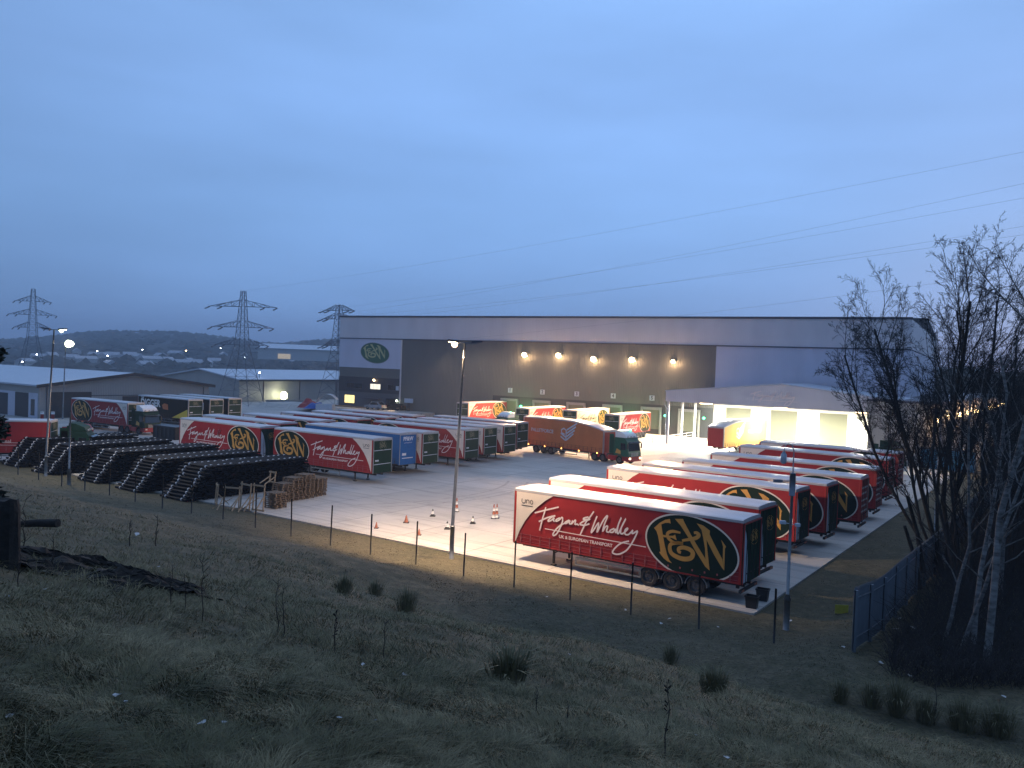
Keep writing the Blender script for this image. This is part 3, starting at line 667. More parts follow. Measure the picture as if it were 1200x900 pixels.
def hit(px, py):
    """where the line of sight through a photo pixel meets the terrain"""
    v = ray(px, py); t_ = 2.
    while t_ < 900:
        P = CO+v*t_; d_, n_ = P.dot(DV), P.dot(NV)
        if P.z < height(d_, n_):
            lo, hi = t_-.25*(1+t_*.02), t_
            for _ in range(14):
                m_ = (lo+hi)/2; Q = CO+v*m_
                if Q.z < height(Q.dot(DV), Q.dot(NV)): hi = m_
                else: lo = m_
            return CO+v*hi
        t_ += .25*(1+t_*.02)
    return CO+v*t_
def gz(P): return height(P.dot(DV), P.dot(NV))
# yard slab: raised concrete with a visible edge
yb = MB()
yard_pts = [(-12.3, EDGE), (-200, EDGE), (-200, 232), (-12.3, 232)]
yb.prism([W(a, b, -.14) for a, b in yard_pts], (0, 0, .14)); yd = yb.build('yard', M['yard']); tag(yd, kind='structure')
# object coordinates of the concrete follow the yard
yd.data.transform(Matrix.Rotation(TH, 4, 'Z')); yd.rotation_euler = (0, 0, -TH)
kb = MB()
kb.box((0, 0, 0), (1, 1, 1)); kb = MB()
a0 = W(-12.3, EDGE, .004); a1 = W(-75, EDGE, .004); kb.poly([a0, a1, a1+NV*.28, a0+NV*.28])
ks = kb.build('edging_strip', mat('edge_concrete', (.46, .42, .37), .8, noise=.3, nscale=1.5)); tag(ks, kind='structure')
# painted bay lines on the yard
for k, (sx, sy, dx_, bend, ln) in enumerate([(-46, 46, 1, .05, 22), (-44.2, 46.6, 1, .05, 22), (-40, 60, .9, -.06, 26), (-38.6, 61.6, .9, -.06, 26), (-52, 88, 1, .03, 30), (-51, 89.6, 1, .03, 30), (-36, 50, .2, .09, 24), (-34.2, 50.2, .2, .09, 24), (-60, 93, .4, -.05, 26), (-30, 76, .3, .06, 20)]):
    tm = MB(); pts = []; a = dx_; x, y = sx, sy
    for i in range(24): pts.append((x, y)); x += math.cos(a)*ln/24; y += math.sin(a)*ln/24; a += bend
    ribbon(tm, pts, .26, lambda u, v: W(u, v, .004+.0007*k), k=2)
    if k == 0: TM = mat('tyre_mark', (.40, .375, .35), .7, noise=.35, nscale=1.5)
    tag(tm.build('tyre_mark', TM), kind='structure')
lb = MB()
for k in range(7):
    p = W(-38-1.5*k, 52+4.2*k, .004); lb.poly([p, p+DV*1.6, p+DV*1.6+NV*.12, p+NV*.12])
pt = lb.build('painted_marking', mat('worn_paint', (.55, .55, .52), .7, noise=.5, nscale=2)); tag(pt, kind='structure')
# ---------------------------------------------------------------- far hills
hb = MB(); az0, az1 = -48, 30
PR = [(-700, 6), (-200, 4), (0, 4), (60, 9), (100, 15), (150, 19), (200, 20.5), (240, 19), (270, 17), (300, 13), (330, 13), (350, 16), (398, 21), (480, 20), (700, 15), (1400, 14)]
RR = [330, 380, 440, 520, 600, 700, 800, 900, 1000, 1100, 1200, 1320, 1450, 1600, 1750, 1900, 2050, 2200, 2500, 3000]
vs = []; na = 260
def hz(az, R):
    px = 600+FPX*math.tan(math.radians(az)) if abs(az) < 80 else 0
    top = CAMH+interp(PR, px)/FPX*2000*math.cos(math.radians(az))**0
    t_ = sst(R, 520, 2050); base = -13
    z = base+(top-base)*(.35*min(1, max(0, (R-500)/1550))+.65*t_)
    if R > 2100: z = top-(R-2050)*.02
    P = Vector((math.sin(math.radians(az))*R, math.cos(math.radians(az))*R, 0))
    z += mnoise.noise(P*.004)*6*sst(R, 450, 900)*(1-.8*sst(R, 1700, 2050))+mnoise.noise(P*.03)*2.2+mnoise.noise(P*.09)*1.3
    return Vector((P.x, P.y, z))
for R_ in RR:
    for i in range(na): vs.append(hz(az0+(az1-az0)*i/(na-1), R_))
fs = [(j*na+i, j*na+i+1, (j+1)*na+i+1, (j+1)*na+i) for j in range(len(RR)-1) for i in range(na-1)]
hb.add(vs, fs, True); tag(hb.build('hills', M['bankwood']), kind='structure')
# far tree canopy: rough leafy humps that roughen the skyline and the valley
tb = MB(); r2 = random.Random(3)
for k in range(5200):
    az = r2.uniform(-40, 8); R_ = 430+1600*r2.random()**.75; P = hz(az, R_)
    if P.z > -99 and r2.random() < .6 and mnoise.noise(P*.006) < -.02: continue
    s_ = r2.uniform(4, 9)*(1+.3*R_/1000); h_ = r2.uniform(3, 8)
    c0 = P+Vector((0, 0, h_)); q = [P+Vector((s_*math.cos(a)*r2.uniform(.7, 1.2), s_*math.sin(a)*r2.uniform(.7, 1.2), h_*r2.uniform(.1, .5))) for a in [i*math.pi/3 for i in range(6)]]
    tb.add(q+[c0], [(i, (i+1) % 6, 6) for i in range(6)])
tag(tb.build('far_woodland', M['bankwood']), 'wooded valley and hillside fading into dusk haze', 'woodland', kind='stuff')
# wooded bank on the right beyond the building
bb = MB(); vs = []; nn_ = 60; mm = 16
for j in range(mm):
    for i in range(nn_):
        px = 1080+i*12; Y = 190+j*7
        P = at(px, 450, Y); top = 15.5+2.2*mnoise.noise(Vector((i*.22, 3, 0)))+.6*mnoise.noise(Vector((i*.9, 1, 0)))
        z = top*sst(j, 0, 8)*sst(i, -1, 2)-1+mnoise.noise(Vector((i*.6, j*.7, 5)))*1.2; vs.append((P.x, P.y, z))
fs = [(j*nn_+i, j*nn_+i+1, (j+1)*nn_+i+1, (j+1)*nn_+i) for j in range(mm-1) for i in range(nn_-1)]
bb.add(vs, fs, True); tag(bb.build('wooded_hill', M['bankwood']), kind='structure')
# far houses and far lamps
hp = empty('far_house'); hm = MB(); hm.box((-6, -4, 0), (6, 4, 5)); hm.build('wall', M['farwall'], hp)
hm = MB(); hm.add([(-6.4, -4.5, 5), (6.4, -4.5, 5), (6.4, 4.5, 5), (-6.4, 4.5, 5), (-6.4, 0, 8), (6.4, 0, 8)], [(0, 1, 5, 4), (3, 4, 5, 2), (0, 4, 3), (1, 2, 5)]); hm.build('roof', M['farroof'], hp)
def far_hit(px, py, up):
    v = ray(px, py); R_ = 380
    while R_ < 2100:
        P = CO+v*(R_/v.y); az = math.degrees(math.atan2(P.x, P.y)); 
        if P.z < hz(az, P.xy.length).z+up: return P
        R_ += 12
    return P
hpos = [(115, 416, 800), (122, 418, 790), (132, 417, 820), (141, 419, 830), (152, 417, 850), (163, 419, 860), (177, 421, 840), (188, 418, 900), (196, 423, 800), (214, 425, 700), (221, 424, 710), (229, 426, 690), (243, 425, 700), (251, 424, 720), (262, 416, 900), (100, 421, 760), (128, 427, 700), (170, 428, 690), (206, 414, 1000), (60, 417, 800), (85, 420, 780), (30, 424, 700), (45, 419, 790), (286, 416, 900), (349, 424, 600), (90, 412, 1000)]
for i, (px, py, Y) in enumerate(hpos):
    o = hp if i == 0 else copy_tree(hp); P = far_hit(px, py, 3.5); o.location = (P.x, P.y, P.z-4); o.rotation_euler = (0, 0, (i*1.7) % 3.1)
    o.scale = (1, 1, 1) if i % 3 else (1.5, 1.1, .9)
    tag(o, 'pale pitched-roof house among the dusk-blue trees of the valley', 'house', 'houses in the valley')
lp = empty('far_lamp_post'); lm = MB(); lm.tube([(0, 0, -8), (0, 0, 0)], .12, 5); lm.build('pole', M['steel'], lp)
lm = MB(); lm.tube([(0, 0, -.25), (0, 0, .35)], .5, 8); lm.build('lamp_head', M['farwhite'], lp)
lw = empty('far_lamp_post'); lm = MB(); lm.tube([(0, 0, -8), (0, 0, 0)], .12, 5); lm.build('pole', M['steel'], lw)
lm = MB(); lm.tube([(0, 0, -.3), (0, 0, .4)], .6, 8); lm.build('lamp_head', M['farwarm'], lw)
flp = [(167, 410, 900, 0), (218, 411, 900, 1), (258.5, 408, 800, 0), (217, 436.5, 420, 0), (126, 417, 900, 0), (43, 415.5, 900, 0), (114, 411.5, 1000, 0), (26, 424, 700, 0),  (326, 414, 800, 0), (331.5, 414, 800, 0), (343, 415.5, 760, 1), (345, 416, 760, 1), (364, 421, 700, 1), (366, 422, 700, 1), (376, 420, 750, 1), (383.5, 408.5, 900, 0), (287, 419, 800, 0)]
u0 = u1 = False
for px, py, Y, k in flp:
    src = lw if k else lp
    if k and not u1: o = lw; u1 = True
    elif not k and not u0: o = lp; u0 = True
    else: o = copy_tree(src)
    o.location = far_hit(px, py, 11)
    tag(o, 'distant lit street lamp glowing warm orange in the valley' if k else 'distant lit street lamp glowing white in the valley', 'street lamp', 'warm far street lamps' if k else 'white far street lamps')
# large pale shed far away with lit front
fs_ = empty('far_shed'); b = MB(); b.box((-32, -20, 0), (32, 20, 9)); b.build('wall', M['farwall'], fs_)
b = MB(); b.prism([(-33, -21, 9), (33, -21, 9), (33, 0, 13), (-33, 0, 13)], (0, 0, .3)); b.prism([(-33, 21, 9), (33, 21, 9), (33, 0, 13), (-33, 0, 13)], (0, 0, .3)); b.build('roof', M['unitroof'], fs_)
b = MB(); b.box((-16, -20.3, 1), (-6, -20, 5)); b.build('lit_doorway', mat('dim_doorway', (.4, .35, .3), .6, emit=(1, .8, .5), estr=.35), fs_)
P = at(352, 421, 700); fs_.location = (P.x, P.y, P.z-1); fs_.rotation_euler = (0, 0, .15); tag(fs_, 'large pale industrial shed in the valley with a lit doorway', 'warehouse')
# ---------------------------------------------------------------- main warehouse, local x along its front wall (left to right), local y away from camera
WY = 160.
def WW(x, y, z=0.):  # warehouse coordinates to world
    return Vector((x*math.cos(WA)+y*math.sin(WA), WY-x*math.sin(WA)+y*math.cos(WA), z))
wh = empty('warehouse', WW(0, 0, 0), -WA); tag(wh, 'huge grey distribution warehouse with dark lower cladding and a pale band under the eaves', 'warehouse')
ZE, ZB = 20.75, 15.9
XL, XR = -44.2, 69.6
def wbox(name, m, a, b, parent=wh): q = MB(); q.box(a, b); return q.build(name, m, parent)
wbox('upper_wall', M['clad'], (XL, -.12, ZB), (XR, 70, ZE-.35))
wbox('wall', M['dark'], (-27.1, 0, 0), (39.8, 60, ZB-.18))
wbox('wall', M['clad2'], (39.8, -.02, 5.9), (XR, 69.9, ZB-.18))
wbox('side_wall', M['clad'], (XR-.5, .02, 0), (XR+.0, 69.8, 6.))
wbox('wall', M['clad2'], (XL+.02, -.05, 9.5), (-27.1, 60, ZB-.18))
wbox('wall', M['dark'], (XL+.05, .05, 7.45), (-27.1, 60, 9.5))
wbox('office_band', M['darker'], (XL+.03, .0, 4.2), (-27.15, 60, 7.45))
wbox('wall', mat('office_wall', (.10, .105, .12), .6, noise=.15), (XL+.05, .06, 0), (-27.12, 60, 4.2))
wbox('eaves_gutter', M['seam'], (XL-.05, -.3, ZE-.35), (XR+.05, .35, ZE))
wbox('seam_trim', M['seam'], (XL-.02, -.2, ZB-.18), (XR+.02, .2, ZB))
wbox('corner_trim', M['clad'], (-27.25, -.14, 0), (-26.95, .1, ZB-.18))
rf = MB(); rf.add([(XL, .3, ZE-.1), (XR, .3, ZE-.1), (XR, 35, ZE+2.2), (XL, 35, ZE+2.2), (XR, 70, ZE-.1), (XL, 70, ZE-.1)], [(0, 1, 2, 3), (3, 2, 4, 5)]); rf.build('roof', M['unitroof'], wh)
# office windows, door, wall lights
def wwin(x0, x1, z0, z1, m, name='window', fr=True):
    q = MB(); q.box((x0-.08, -.05, z0-.08), (x1+.08, .1, z1+.08)); f = q.build(name, M['seam'], wh)
    q = MB(); n_ = max(1, round((x1-x0)/1.1))
    for i in range(n_):
        a = x0+(x1-x0)*i/n_; q.box((a+.04, -.09, z0), (a+(x1-x0)/n_-.04, -.05, z1))
    q.build('pane', m, f); return f
wwin(-42.3, -39.5, 1.7, 3.4, M['litwin']); wwin(-35.2, -32.4, 5.0, 6.1, M['litwin2'])
wwin(-30.5, -28.4, 5.0, 6.1, M['glass']); wwin(-41.9, -37.4, 5.0, 6.1, M['glass']); wwin(-30.8, -28.6, 1.7, 3.2, M['glass'])
dr = wwin(-35.0, -33.0, .1, 2.5, M['glass'], 'entrance_door'); q = MB(); q.box((-36.3, -1.3, 2.9), (-32.0, -.1, 3.1)); q.build('porch_canopy', M['seam'], wh)
q = MB(); q.poly([(-41.4+.0, -.02, 5.9), (-38.6, -.02, 5.9), (-38.6, -.02, 6.05), (-41.4, -.02, 6.05)]); 
def lamp_obj(mb_name, x, z, s, m, dy=-.4, nm='wall_light', label=None, group=None, power=0, col=(1, .7, .42), spot=None):
    r = empty(nm, WW(x, dy, z), -WA)
    q = MB(); q.box((-s*.5, 0, s*.1), (s*.5, -dy-.02, s*.3)); q.prism([(-s*.5, -.12*s, -.1*s), (s*.5, -.12*s, -.1*s), (s*.5, .25*s, .3*s), (-s*.5, .25*s, .3*s)], (0, .14, .05)); q.build('housing', M['steel'], r)
    q = MB(); q.prism([(-s*.45, -.16*s, -.12*s), (s*.45, -.16*s, -.12*s), (s*.45, .2*s, -.3*s), (-s*.45, .2*s, -.3*s)], (0, -.03, -.05)); 
    q.tube([(0, -.34*s, -.16*s), (0, -.2*s, -.12*s), (0, 0, -.05*s)], [s*.2, s*.44, s*.36], 12); q.build('lens', m, r)
    tag(r, label, 'lamp', group)
    if power:
        L_ = bpy.data.lights.new('light', 'SPOT'); L_.energy = power; L_.color = col; L_.spot_size = math.radians(spot or 116); L_.spot_blend = .5; L_.shadow_soft_size = .3
        lo = bpy.data.objects.new('light', L_); COL.objects.link(lo); lo.parent = r; lo.location = (0, -1.8, -.3); lo.rotation_euler = (math.radians(-44), 0, 0)
        if power > 5000:
            L_ = bpy.data.lights.new('light', 'POINT'); L_.energy = 420; L_.color = (1, .60, .30); L_.shadow_soft_size = .25
            lo = bpy.data.objects.new('light', L_); COL.objects.link(lo); lo.parent = r; lo.location = (0, -.75, -.55)
    return r
labs = ['leftmost of the five glowing floodlights on the dark warehouse wall', 'second floodlight from the left on the dark warehouse wall', 'middle one of the five floodlights on the dark warehouse wall', 'fourth floodlight from the left on the dark warehouse wall', 'rightmost floodlight on the dark wall, above the canopy corner']
for x, z, lab, s in zip((2.8, 10.1, 17.3, 24.8, 32.4), (13.4, 13.5, 13.0, 13.1, 13.0), labs, (1.15, 1.15, 1.2, 1.2, .8)):
    lamp_obj('x', x, z, s, M['warm2'], label='warm '+lab, group='floodlights on the warehouse wall', power=32000, col=(1, .62, .34))
lamp_obj('x', -33.9, 7.0, .55, M['warm'], label='round warm light over the lit office window', power=500)
lamp_obj('x', -27.6, 2.9, .5, M['cool'], label='small bright bulkhead light at the office corner by the silver car', power=300)
q = MB(); q.box((-28.2, -.12, 5.0), (-27.5, 0, 5.9)); q.build('door_number_plate', M['paleblue'], wh)
# office emblem
em = emblem(wh, lambda u, v, l: (-34.2+(u-10.95)*1.56, -.09-l*4, 12.75+(v-2.42)*1.36), vmin=-9, vmax=9, name='wall_emblem', scale_mats=('galv', 'signgreen', 'signgold'))
# dock strip, dock doors and numbers
wbox('dock_strip', M['darker'], (-4.2, -.06, 0), (39.7, 0.0, 5.2))
for i, x in enumerate((-.3, 6.8, 14.0, 21.3, 28.7, 35.6)):
    q = MB(); q.box((x-1.9, -.5, 0), (x-1.6, -.06, 4.6)); q.box((x+1.6, -.5, 0), (x+1.9, -.06, 4.6)); q.box((x-1.9, -.5, 4.3), (x+1.9, -.06, 4.75)); f = q.build('dock_shelter', M['unitwall'], wh)
    q = MB(); q.box((x-1.6, -.12, .9), (x+1.6, -.07, 4.3)); q.build('dock_door', M['rollerdoor'], f)
    if i < 5:
        q = MB(); q.box((x-.45, -.16, 5.9), (x+.45, -.02, 6.8)); pl = q.build('number_plate', M['white'], wh)
        q = MB(); put_text(q, str(i+1), .85, lambda a, b_, x=x: (x+a, -.165, 6.35+b_), bold=.03); q.build('number', M['chassis'], pl)
    if i in (0, 3, 4, 5):
        q = MB(); q.tube([(x+2.6, -.2, 3.4), (x+2.6, -.34, 3.4)], .2, 10); sg_ = q.build('signal_lamp', M['greenlamp'], wh); L_ = bpy.data.lights.new('light', 'POINT'); L_.energy = 260 if i in (0, 3) else 60; L_.color = (.15, 1, .35); L_.shadow_soft_size = .2; lo = bpy.data.objects.new('light', L_); COL.objects.link(lo); lo.parent = sg_; lo.location = (x+2.6, -3.2, 3.2)
# white-lit wall under the canopy, with roller doors
wbox('wall', M['whitewall'], (39.8, -.04, 0), (XR, .5, 5.9))
for x0, x1 in ((41.9, 46.1), (49.3, 53.5), (56.9, 61.1), (64.4, 68.6)):
    q = MB(); q.box((x0, -.1, 0), (x1, -.045, 5.45)); f = q.build('roller_door', M['rollerdoor'], wh)
    q = MB(); q.box((x0-.15, -.16, 0), (x0, -.045, 5.6)); q.box((x1, -.16, 0), (x1+.15, -.045, 5.6)); q.box((x0-.15, -.16, 5.45), (x1+.15, -.045, 5.6)); q.build('door_frame', M['whitewall'], f)
# right-hand side wing with a long row of lamps
wg = empty('side_wing', W(-15.4, 118, 0), -TH); tag(wg, 'low brown-lit side building with a row of wall lamps, behind the bare trees', 'building')
q = MB(); q.box((-8, 0, 0), (0, 110, 8.2)); q.build('wall', M['unitwall'], wg)
q = MB(); q.box((-8.2, -.2, 8.2), (.3, 110.2, 8.5)); q.build('roof', M['seam'], wg)
for k in range(10):
    P = W(-15.4, 117.5+11.6*k, 6.5); r = empty('wall_light', P, -TH)
    q = MB(); q.box((.02, -.3, .05), (.5, .3, .22)); q.build('housing', M['steel'], r); q = MB(); q.box((.12, -.45, -.5), (.75, .45, .03)); q.build('lens', M['warm'], r)
    tag(r, 'warm lamp on the side building wall seen through the bare trees', 'lamp', 'lamps along the side building')
    if k % 2 == 0:
        L_ = bpy.data.lights.new('light', 'POINT'); L_.energy = 900; L_.color = (1, .6, .3); L_.shadow_soft_size = .3; lo = bpy.data.objects.new('light', L_); COL.objects.link(lo); lo.parent = r; lo.location = (1.2, 0, -.3)
# ---------------------------------------------------------------- loading canopy
cA = W(0, 0); C0 = g(778, 520.5, 0); 
cn = empty('loading_canopy', (C0.x, C0.y, 0), -.56); tag(cn, 'big open loading canopy with a shallow grey gable front and white-lit interior', 'canopy')
cw, cdp = 34.5, 17.5; zt0, zt1, zb_ = 8.15, 9.9, 6.6
def cz(x): return zt0+(zt1-zt0)*(1-abs(x-cw*.5)/(cw*.5))
q = MB(); q.prism([(0, 0, zb_), (cw, 0, zb_), (cw, 0, zt0), (cw/2, 0, zt1), (0, 0, zt0)], (0, .25, 0)); q.build('front_fascia', M['fascia'], cn)
q = MB(); q.prism([(0, .25, zb_), (0, cdp+3, zb_), (0, cdp+3, zt0), (0, .25, zt0)], (.22, 0, 0)); q.prism([(cw-.22, .25, zb_), (cw-.22, cdp+1, zb_), (cw-.22, cdp+1, zt0), (cw-.22, .25, zt0)], (.22, 0, 0)); q.build('side_fascia', M['fascia'], cn)
q = MB(); q.prism([(-.1, -.1, zt0+.0), (cw/2, -.1, zt1+.02), (cw+.1, -.1, zt0), (cw+.1, -.1, zt0+.14), (cw/2, -.1, zt1+.16), (-.1, -.1, zt0+.14)], (0, cdp, 0)); q.build('roof', M['unitroof'], cn)
q = MB(); q.box((.25, .3, zb_+.02), (cw-.25, cdp, zb_+.08)); q.build('soffit', M['whitewall'], cn)
for x, y in ((.35, .4), (.35, 6.4), (.35, 12.4), (cw-.4, .4), (cw-.4, 8), (cw-.4, 15)):
    q = MB(); q.box((x-.14, y-.16, 0), (x+.14, y+.16, zb_)); q.box((x-.35, y-.35, 0), (x+.35, y+.35, .12)); q.build('post', M['white'] if y > 1 else M['clad'], cn)
q = MB(); q.tube([(.05, .2, .2), (.05, .2, 5.6), (-.2, .0, 6.2), (-.25, 0, 6.9)], .07, 6); q.build('downpipe', M['steel'], cn)
q = MB(); script_mesh(q, lambda u, v: (cw*.5-1.2+(u-4.7)*.95, -.03, 7.95+(v-2.5)*.95), w=.15); q.build('sign_lettering', M['script'], cn)
# lamps under the canopy
for i, (x, y) in enumerate(((6, 1.2), (17, 1.2), (28, 1.2), (6, 10), (17, 10), (28, 10))):
    L_ = bpy.data.lights.new('light', 'AREA'); L_.shape = 'RECTANGLE'; L_.size = 2.2; L_.size_y = 2.2; L_.energy = 7200 if y > 5 else 5200; L_.color = (1, .94, .76)
    r = MB(); r.box((x-.9, y-.25, zb_-.12), (x+.9, y+.25, zb_+.01)); f = r.build('ceiling_lamp', M['warm'], cn)
    lo = bpy.data.objects.new('light', L_); COL.objects.link(lo); lo.parent = f; lo.location = (x, y, zb_-.2)
# low guard rails at the left flank of the canopy
gr = empty('guard_rail', (C0.x, C0.y, 0), -.56); tag(gr, 'low pale guard rail running beside the canopy posts', 'barrier')
q = MB(); q.tube([(-1.2, -1.5, .95), (-1.2, 16, .95)], .05, 6); q.tube([(-1.2, -1.5, .5), (-1.2, 16, .5)], .04, 6); q.build('rail', M['white'], gr)
for k in range(7): q = MB(); q.tube([(-1.2, -1.5+2.9*k, 0), (-1.2, -1.5+2.9*k, 1)], .05, 6); q.build('upright', M['white'], gr)
# ---------------------------------------------------------------- left units
def unit(P, ang, width, length, he, ha, label, name='industrial_unit', ridge='x', ov=.8):
    """gable faces local -y...; local x along the gable wall, local y away along the ridge"""
    r = empty(name, (P.x, P.y, 0), ang); tag(r, label, 'building')
    q = MB(); q.prism([(0, 0, 0), (width, 0, 0), (width, 0, he), (width/2, 0, ha), (0, 0, he)], (0, length, 0)); q.build('wall', M['unitwall'], r)
    q = MB()
    for a, b_ in (((-ov, he-.25*ov), (width/2, ha)), ((width/2, ha), (width+ov, he-.25*ov))):
        q.prism([(a[0], -ov, a[1]+.05), (b_[0], -ov, b_[1]+.05), (b_[0], -ov, b_[1]+.3), (a[0], -ov, a[1]+.3)], (0, length+2*ov, 0))
    q.build('roof', M['unitroof'], r)
    q = MB()
    for a, b_ in (((-ov, he-.25*ov), (width/2, ha)), ((width/2, ha), (width+ov, he-.25*ov))):
        q.prism([(a[0], -ov-.06, a[1]-.2), (b_[0], -ov-.06, b_[1]-.2), (b_[0], -ov-.06, b_[1]+.32), (a[0], -ov-.06, a[1]+.32)], (0, .05, 0))
    q.build('verge_trim', M['darker'], r); return r
# unit 1: gable wall along n, from (45 px) to (245 px)
A1 = g(45, 490.5, 0); B1 = at(245, 451, 157); wv = Vector((B1.x-A1.x, B1.y-A1.y, 0)); wid = wv.length
u1_ = unit(A1, math.atan2(wv.y, wv.x), wid, 75, 5.3, 7.2, 'low grey industrial unit with a wide pale roof at the far left')
def flatbox(parent, name, m, a, b): q = MB(); q.box(a, b); return q.build(name, m, parent)
flatbox(u1_, 'door_opening', M['darker'], (1.6, -.06, 0), (8.5, .02, 4.2)); flatbox(u1_, 'door_opening', M['darker'], (14, -.06, 0), (19, .02, 3.4))
flatbox(u1_, 'wall_band', M['seam'], (8.5, -.04, 3.5), (wid, .02, 3.62))
flatbox(u1_, 'door_opening', M['darker'], (-.05, 3.2, 0), (.02, 7.6, 3.9)); flatbox(u1_, 'office_panel', M['clad2'], (-.04, .3, 0), (.02, 3.2, 4.0)); flatbox(u1_, 'window', M['glass'], (-.07, 1.2, .4), (.0, 2.4, 3)) 
flatbox(u1_, 'office_panel', M['clad2'], (-.04, 7.6, 0), (.02, 14, 4.0)); flatbox(u1_, 'door_opening', M['darker'], (-.07, 10, 0), (.0, 13.4, 3.6))
for x in (1.2, 30): q = MB(); q.tube([(x, -.1, 0), (x, -.1, 5)], .07, 6); q.build('downpipe', M['seam'], u1_)
# unit 2: long wall facing the yard runs along n
A2 = at(280, 470, 198); B2 = at(400, 470, 232); wv = Vector((B2.x-A2.x, B2.y-A2.y, 0)); L2 = wv.length
r = empty('industrial_unit', (A2.x, A2.y, 0), math.atan2(wv.y, wv.x)); tag(r, 'long grey industrial unit with a very bright wall lamp, left of the warehouse', 'building')
q = MB(); q.prism([(0, 0, 0), (0, 26, 0), (0, 26, 5.4), (0, 13, 7.3), (0, 0, 5.4)], (L2+20, 0, 0)); q.build('wall', M['unitwall'], r)
q = MB()
for a, b_ in (((-.8, 5.2), (13, 7.35)), ((13, 7.35), (26.8, 5.2))): q.prism([(-.8, a[0], a[1]), (-.8, b_[0], b_[1]), (-.8, b_[0], b_[1]+.25), (-.8, a[0], a[1]+.25)], (L2+22, 0, 0))
q.build('roof', M['unitroof'], r)
q = MB(); q.box((-.8, -.95, 4.95), (L2+21, -.75, 5.35)); q.build('gutter', M['darker'], r)
for x in (8, 21, 36): q = MB(); q.tube([(x, -.1, 0), (x, -.1, 5)], .1, 6); q.build('downpipe', M['seam'], r)
P = at(333, 463, 209.5); lw_ = empty('wall_light', P-NV*0); q = MB(); q.box((-.5, -.2, -.35), (.5, .2, .6)); q.build('housing', M['steel'], lw_); q = MB(); q.tube([(0, -.25, -1.0), (0, -.3, -.75), (0, -.3, .2), (0, -.25, .7), (0, -.22, .9)], [.45, .8, .85, .6, .2], 14); q.build('lens', mat('cool_wall_lens', (.9, 1, .8), .4, emit=(.97, 1., .55), estr=9), lw_)
tag(lw_, 'very bright yellowish-white wall lamp on the long grey unit', 'lamp')
L_ = bpy.data.lights.new('light', 'POINT'); L_.energy = 450; L_.color = (1, .98, .7); L_.shadow_soft_size = .5; lo = bpy.data.objects.new('light', L_); COL.objects.link(lo); lo.parent = lw_; lo.location = (.5, -1.6, 0)
# ---------------------------------------------------------------- lamp posts
def spot(parent, loc, rot, power, col, size=150, blend=.7, soft=.25):
    L_ = bpy.data.lights.new('light', 'SPOT'); L_.energy = power; L_.color = col; L_.spot_size = math.radians(size); L_.spot_blend = blend; L_.shadow_soft_size = soft
    o = bpy.data.objects.new('light', L_); COL.objects.link(o); o.parent = parent; o.location = loc; o.rotation_euler = rot; return o
def lamp_post(P, H, label, heads, az=0., lean=(0, 0), tilt=.0, cut=150, bulb=.12):
    """octagonal column with flood heads; heads = list of (side, lens material, power, colour)"""
    r = empty('lamp_post', (P.x, P.y, P.z), az); tag(r, label, 'lamp post')
    lx, ly = lean
    q = MB(); q.tube([(0, 0, -.3), (0, 0, 1.9)], .13, 8); q.box((-.02, -.15, .5), (.1, -.12, 1.3)); q.build('base_section', M['galv'], r)
    q = MB(); q.tube([(0, 0, 1.9), (0, 0, 2.0), (lx*.5, ly*.5, H*.6), (lx, ly, H)], [.13, .10, .085, .06], 8); q.build('pole', M['galv'], r)
    q = MB(); q.bar((lx-.45, ly, H+.02), (lx+.45, ly, H+.02), .07); q.build('cross_arm', M['steel'], r)
    for sx, lens, power, col in heads:
        q = MB(); x0 = lx+sx*.35; x1 = lx+sx*1.0; tz = .10
        q.prism([(x0, ly-.2, H+.02), (x1, ly-.2, H+tz), (x1, ly-.2, H+tz+.1), (x0, ly-.2, H+.14)], (0, .4, 0)); h = q.build('lamp_head', M['seam'], r)
        q = MB(); q.prism([(x0+sx*.08, ly-.16, H-.01), (x1-sx*.06, ly-.16, H+tz-.03), (x1-sx*.06, ly-.16, H+tz-.07), (x0+sx*.08, ly-.16, H-.05)], (0, .32, 0))
        if lens != 'galv': q.tube([(x0+sx*.25, ly-bulb*1.2, H-.08), (x0+sx*.25, ly-bulb*.5, H-.1), (x0+sx*.25, ly+bulb, H-.1)], [bulb*.5, bulb, bulb*.7], 10)
        q.build('lens', M[lens], h)
        if power:
            lo = spot(h, (x0+sx*.35, ly, H-.22), (0, 0, 0), power, col, cut, .5)
            aim = Matrix.Rotation(-az, 3, 'Z') @ (Vector((0, 0, -1))+NV*tilt+DV*.12*sx).normalized()
            lo.rotation_euler = aim.to_track_quat('-Z', 'Y').to_euler()
    return r
P1 = hit(529, 655); lamp_post(P1, at(538, 402, P1.y).z-P1.z, 'tall lamp post at the yard edge with a glowing left head', [(-1, 'warm', 14000, (1, .68, .41)), (1, 'galv', 9000, (1, .72, .48))], az=.1, lean=(.35, 0), tilt=.62, cut=128, bulb=.17)
P2 = g(53.5, 560, -.05); lamp_post(P2, at(59, 386.5, P2.y).z-P2.z, 'tall lamp post among the pipe stacks, its upper pole lit white', [(-1, 'galv', 0, None), (1, 'cool', 4000, (1, .86, .68))], az=.2, lean=(.4, 0), tilt=.3, cut=140)
P3 = g(73.5, 491, 0); lamp_post(P3, at(75.5, 402, P3.y).z, 'lamp post with a dazzling greenish-white head in front of the grey unit', [(1, 'cool', 2600, (.95, 1., .72))], lean=(.2, 0), bulb=.6)
